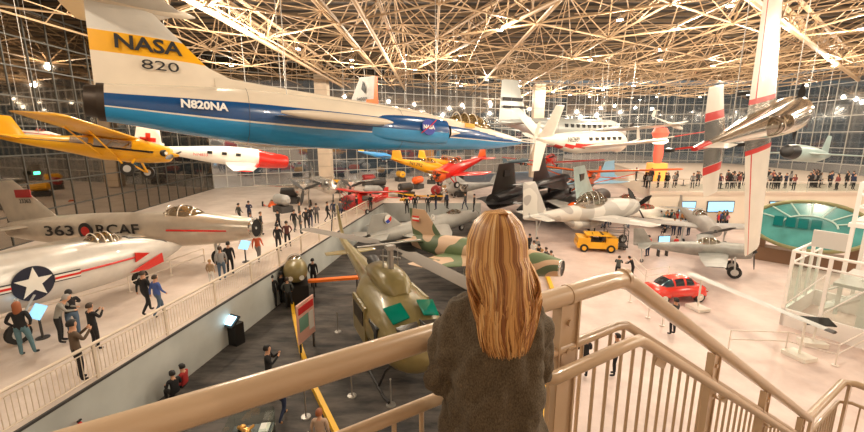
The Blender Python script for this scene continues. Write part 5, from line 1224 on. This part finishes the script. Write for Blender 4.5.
for px,py,z,lab in ((43,338,DZ,'lit blue touch screen on a post beside the woman with red hair'),(246,262,DZ,'round pale blue sign beside the orange-red jacket')):
    p=pp(px,py,z); s=thing('exhibit_screen',lab,'screen',p,R(-20)); MB().tube([(0,0,0),(0,0,.8)],.04,8).disc((0,0,.02),(0,0,1),.2,.03,14).build('post',dgrey,s); MB().box((0,0,1.0),(.62,.06,.5),0,0,Matrix.Rotation(R(-35),3,'X')).build('screen',MATS['blue_screen'],s,0)
# ------------------------------------------------------------------ the person in front
def heroine():
    cx,cy=.2,1.16; r=thing('person','person with long blonde hair in a dark olive sweater leaning on the tan railing','person',(cx,cy,PZ),R(2)); r.scale=(.82,.92,.985)
    # facing local +y ; heights above platform, 1.56 m tall
    P={'pelvis':(0,0,.84,.14,.11),'waist':(0,.0,.95,.125,.095),'belly':(0,.01,1.05,.135,.1),'chest':(0,.02,1.17,.12,.09),'up':(0,.02,1.25,.08,.06),'neck':(0,.03,1.335,.048,.05),'head0':(0,.045,1.40,.062,.075),'head1':(0,.05,1.465,.075,.092),'head2':(0,.045,1.52,.05,.06),'chin':(0,.115,1.375,.028,.025),'nose':(0,.155,1.43,.011,.012),
     'sL':(-.12,.015,1.24,.045,.045),'eL':(-.20,.06,1.01,.05,.05),'wL':(-.05,.27,1.1,.033,.033),
     'sR':(.12,.015,1.24,.045,.045),'eR':(.19,.08,1.03,.05,.05),'wR':(.06,.31,1.12,.033,.033),
     'tL':(-.09,0,.78,.1,.105),'kL':(-.1,.03,.45,.062,.065),'aL':(-.1,-.01,.09,.045,.045),'fL':(-.11,.15,.045,.04,.03),
     'tR':(.09,0,.78,.1,.105),'kR':(.1,.03,.45,.062,.065),'aR':(.1,-.01,.09,.045,.045),'fR':(.11,.15,.045,.04,.03)}
    B=[('pelvis','waist'),('waist','belly'),('belly','chest'),('chest','up'),('up','neck'),('neck','head0'),('head0','head1'),('head1','head2'),('head0','chin'),('head1','nose'),('up','sL'),('sL','eL'),('eL','wL'),('up','sR'),('sR','eR'),('eR','wR'),('pelvis','tL'),('tL','kL'),('kL','aL'),('aL','fL'),('pelvis','tR'),('tR','kR'),('kR','aR'),('aR','fR')]
    for s,w in (('L','wL'),('R','wR')):
        q=V(P[w][:3]); sg=-1 if s=='L' else 1
        P['p'+s]=(q.x-sg*.02,q.y+.055,q.z+.012,.03,.016); B.append((w,'p'+s))
        for i,(dx,l) in enumerate(((-.03,.07),(-.01,.08),(.01,.075),(.03,.06))):
            a='f%s%d'%(s,i); P[a+'a']=(q.x-sg*.02+dx,q.y+.1,q.z+.018,.0085,.0085); P[a+'b']=(q.x-sg*.02+dx,q.y+.1+l*.45,q.z+.012,.008,.008); P[a+'c']=(q.x-sg*.02+dx,q.y+.1+l*.75,q.z-.02,.007,.007)
            B+=[('p'+s,a+'a'),(a+'a',a+'b'),(a+'b',a+'c')]
        a='t'+s; P[a+'a']=(q.x-sg*.055,q.y+.045,q.z+.015,.01,.01); P[a+'b']=(q.x-sg*.07,q.y+.075,q.z+.005,.009,.009); B+=[('p'+s,a+'a'),(a+'a',a+'b')]
    me=skinmesh(P,B,'pelvis',2)
    seg=[]
    for a,b_ in B:
        if b_ in('head0','head1','head2','chin','nose'): c=0
        elif b_[0]=='w' and b_!='waist': c=0
        elif a[0]=='p' and a!='pelvis' or b_[0]=='p' and b_!='pelvis' or a[:2] in('fL','fR') and len(a)>2: c=0
        elif b_ in('fL','fR'): c=3
        elif a[0] in 'tk' or b_[0] in 'tka' : c=2
        else: c=4
        seg.append((V(P[a][:3]),V(P[b_][:3]),c))
    mi=[min(seg,key=lambda s:dseg(f.center,s[0],s[1]))[2] for f in me.polygons]
    me.materials.clear()
    for m in (skin,skin,col((.03,.035,.05)),col(WHT),col((.08,.065,.045))): me.materials.append(m)
    me.polygons.foreach_set('material_index',mi); me.polygons.foreach_set('use_smooth',[True]*len(mi)); me.name='body'
    o=bpy.data.objects.new('body',me); COL.objects.link(o); o.parent=r
    # face
    for s in (-1,1):
        MB().ball((s*.03,.121,1.452),.011,10,0,(1.2,.6,.6)).build('eye',white,o); MB().ball((s*.03,.1265,1.452),.0045,8).build('iris',mat('iris',(.1,.15,.2),.2),o)
        MB().ball((s*.082,.05,1.45),.03,10,0,(.35,.6,1)).build('ear',skin,o)
    MB().ball((0,.142,1.392),.02,10,0,(1,.3,.28)).build('mouth',mat('lips',(.5,.15,.12),.4),o)
    # sweater
    sm=bpy.data.materials.new('sweater_knit'); sm.use_nodes=True; nt=sm.node_tree; b=nt.nodes['Principled BSDF']; b.inputs['Roughness'].default_value=.95
    tc=nt.nodes.new('ShaderNodeTexCoord'); mp=nt.nodes.new('ShaderNodeMapping'); mp.inputs['Scale'].default_value=(1.5,1.5,1); n=nt.nodes.new('ShaderNodeTexNoise'); n.inputs['Scale'].default_value=150; n.inputs['Detail'].default_value=4
    n2=nt.nodes.new('ShaderNodeTexNoise'); n2.inputs['Scale'].default_value=7
    rr_=nt.nodes.new('ShaderNodeValToRGB'); rr_.color_ramp.elements[0].color=(.062,.047,.03,1); rr_.color_ramp.elements[1].color=(.155,.12,.08,1); rr_.color_ramp.elements[0].position=.3; rr_.color_ramp.elements[1].position=.7
    nt.links.new(tc.outputs['Object'],mp.inputs[0]); nt.links.new(mp.outputs[0],n.inputs['Vector']); nt.links.new(n.outputs['Fac'],rr_.inputs['Fac']); nt.links.new(rr_.outputs[0],b.inputs['Base Color'])
    bp=nt.nodes.new('ShaderNodeBump'); bp.inputs['Strength'].default_value=.35; bp.inputs['Distance'].default_value=.006; nt.links.new(n.outputs['Fac'],bp.inputs['Height']); nt.links.new(bp.outputs['Normal'],b.inputs['Normal'])
    # torso: rings with folds
    T=MB(); rg=[]; nn=72
    prof=[(.60,.235,.19,.0),(.66,.232,.185,.0),(.74,.222,.175,0),(.84,.21,.165,.0),(.94,.195,.152,.0),(1.04,.182,.142,.005),(1.12,.178,.138,.01),(1.19,.176,.132,.015),(1.25,.165,.118,.02),(1.29,.13,.095,.025),(1.32,.085,.07,.03),(1.335,.066,.062,.032)]
    for z,w,d,y in cr(prof,5):
        ring=[]
        low=max(0,min(1,(1.22-z)/.5))
        for k in range(nn):
            a=2*math.pi*k/nn
            f=1+low*(.05*math.sin(6*a+z*7)+.035*math.sin(10*a-z*13+1)+.025*math.sin(5*a+z*20)) +.01*math.sin(z*55+3*math.sin(a*2))*low
            ca,sa=math.cos(a),math.sin(a); p=.85
            ring.append(V((w*f*math.copysign(abs(ca)**p,ca),y+d*f*math.copysign(abs(sa)**p,sa),z)))
        rg.append(ring)
    T.rings(rg)
    for sg,el,wr in ((-1,'eL','wL'),(1,'eR','wR')):
        A=V((sg*.07,.018,1.262)); S_=V((sg*.135,.014,1.225)); E_=V(P[el][:3])+V((sg*.012,-.012,-.01)); W_=V(P[wr][:3])
        pts=[A,S_]; rad=[.05,.066]
        for t in (.15,.3,.45,.6,.75,.88): pts.append(S_.lerp(E_,t)+V((sg*.01,0,0))); rad.append(.066-.002*t+.005*math.sin(t*33+sg))
        pts.append(E_+V((0,.0,-.004))); rad.append(.062)
        for t in (.12,.25,.4,.55,.7,.85,.95): pts.append(E_.lerp(W_,t)+V((0,0,-.012*(1-t)))); rad.append(.062-.018*t+.006*math.sin(t*30))
        pts.append(W_); rad.append(.038)
        T.tube(pts,rad,20)
    sw=T.build('sweater',sm,r,0)
    md=sw.modifiers.new('r','REMESH'); md.mode='VOXEL'; md.voxel_size=.009; md.use_smooth_shade=True
    md=sw.modifiers.new('s','SMOOTH'); md.factor=.7; md.iterations=9
    tx=bpy.data.textures.new('folds','CLOUDS'); tx.noise_scale=.085; tx.noise_depth=1
    md=sw.modifiers.new('d','DISPLACE'); md.texture=tx; md.strength=.06; md.mid_level=.5
    bpy.context.view_layer.update()
    me2=bpy.data.meshes.new_from_object(sw.evaluated_get(bpy.context.evaluated_depsgraph_get())); sw.modifiers.clear(); sw.data=me2; me2.name='sweater'
    MB().tube([(.068*math.cos(a),.032+.064*math.sin(a),1.337) for a in [math.pi*k/12 for k in range(25)]],.009,8,0,False).build('collar',sm,sw)
    # hair: base shell plus locks
    hm=[mat('hair_honey',(.42,.19,.06),.4),mat('hair_gold',(.68,.38,.14),.38),mat('hair_copper',(.27,.1,.028),.42),mat('hair_pale',(.78,.5,.23),.4)]
    hb=MB(); rg=[]
    hc=V((0,.04,1.455))
    for z,w,d,y in cr([(1.565,.02,.02,.03),(1.555,.055,.06,.03),(1.53,.082,.092,.03),(1.48,.1,.108,.025),(1.42,.103,.1,.01),(1.36,.108,.085,-.02),(1.32,.1,.05,-.06),(1.26,.085,.025,-.095)],3):
        rg.append([V((w*math.cos(a),y+(d*math.sin(a) if math.sin(a)<.35 or z>1.53 else d*(.35+.1*math.sin(a))),z)) for a in [2*math.pi*k/36 for k in range(36)]])
    hb.rings(rg,2)
    rnd=random.Random(3)
    for i in range(1300):
        u=rnd.random()*2-1            # side position
        lay=rnd.random()
        a=math.pi*1.5+u*1.9           # angle round the head, 1.5pi = back
        ca,sa=math.cos(a),math.sin(a)
        part=V((.012+.01*rnd.random(),.05-.08*rnd.random(),1.574))
        pts=[part]
        R1=1.05+.06*lay
        for th in (25,50,75,95):
            t_=R(th); pts.append(V((ca*.1*R1*math.sin(t_),.028+sa*.112*R1*math.sin(t_),1.455+.112*math.cos(t_)*R1)))
        last=pts[-1]; side=abs(u)
        ex=last.x*1.06+.008; ln=1.165+.075*rnd.random()**1.5+.06*side**2
        ph=u*5+rnd.random()*.8; wv=.006+.003*rnd.random()
        K_=9
        endx=ex*.72+.012+rnd.uniform(-.014,.014); midx=ex*1.12
        for k in range(1,K_+1):
            t=k/K_; z=last.z+(ln-last.z)*t
            x=(1-t)**2*last.x+2*t*(1-t)*midx*1.06+t*t*endx
            back=-.135-.01*lay+.05*(x/.12)**2
            yy=last.y+(back-last.y)*min(1,t*1.9)**1.0 if last.y>back else back
            yy=min(yy,-.0-.128*min(1,t*2.2)+.05*(x/.12)**2) if z<1.3 else yy
            pts.append(V((x+wv*math.sin(ph+t*7),yy-.006*lay+wv*.5*math.cos(ph+t*6),z)))
        w0=.0026+.002*rnd.random(); rad=[w0*.6,w0]+[w0*1.15]*(len(pts)-5)+[w0,w0*.7,w0*.25]
        cv=.8*math.sin(u*23+.5)+.7*math.sin(u*61+1)+.6*math.sin(u*131+2)+rnd.uniform(-1.3,1.3); mi=2 if cv<-1.0 else 0 if cv<.1 else 1 if cv<1.5 else 3
        hb.tube(pts,rad,4,mi,True,.7)
    hb.build('hair',hm,r,80)
heroine()
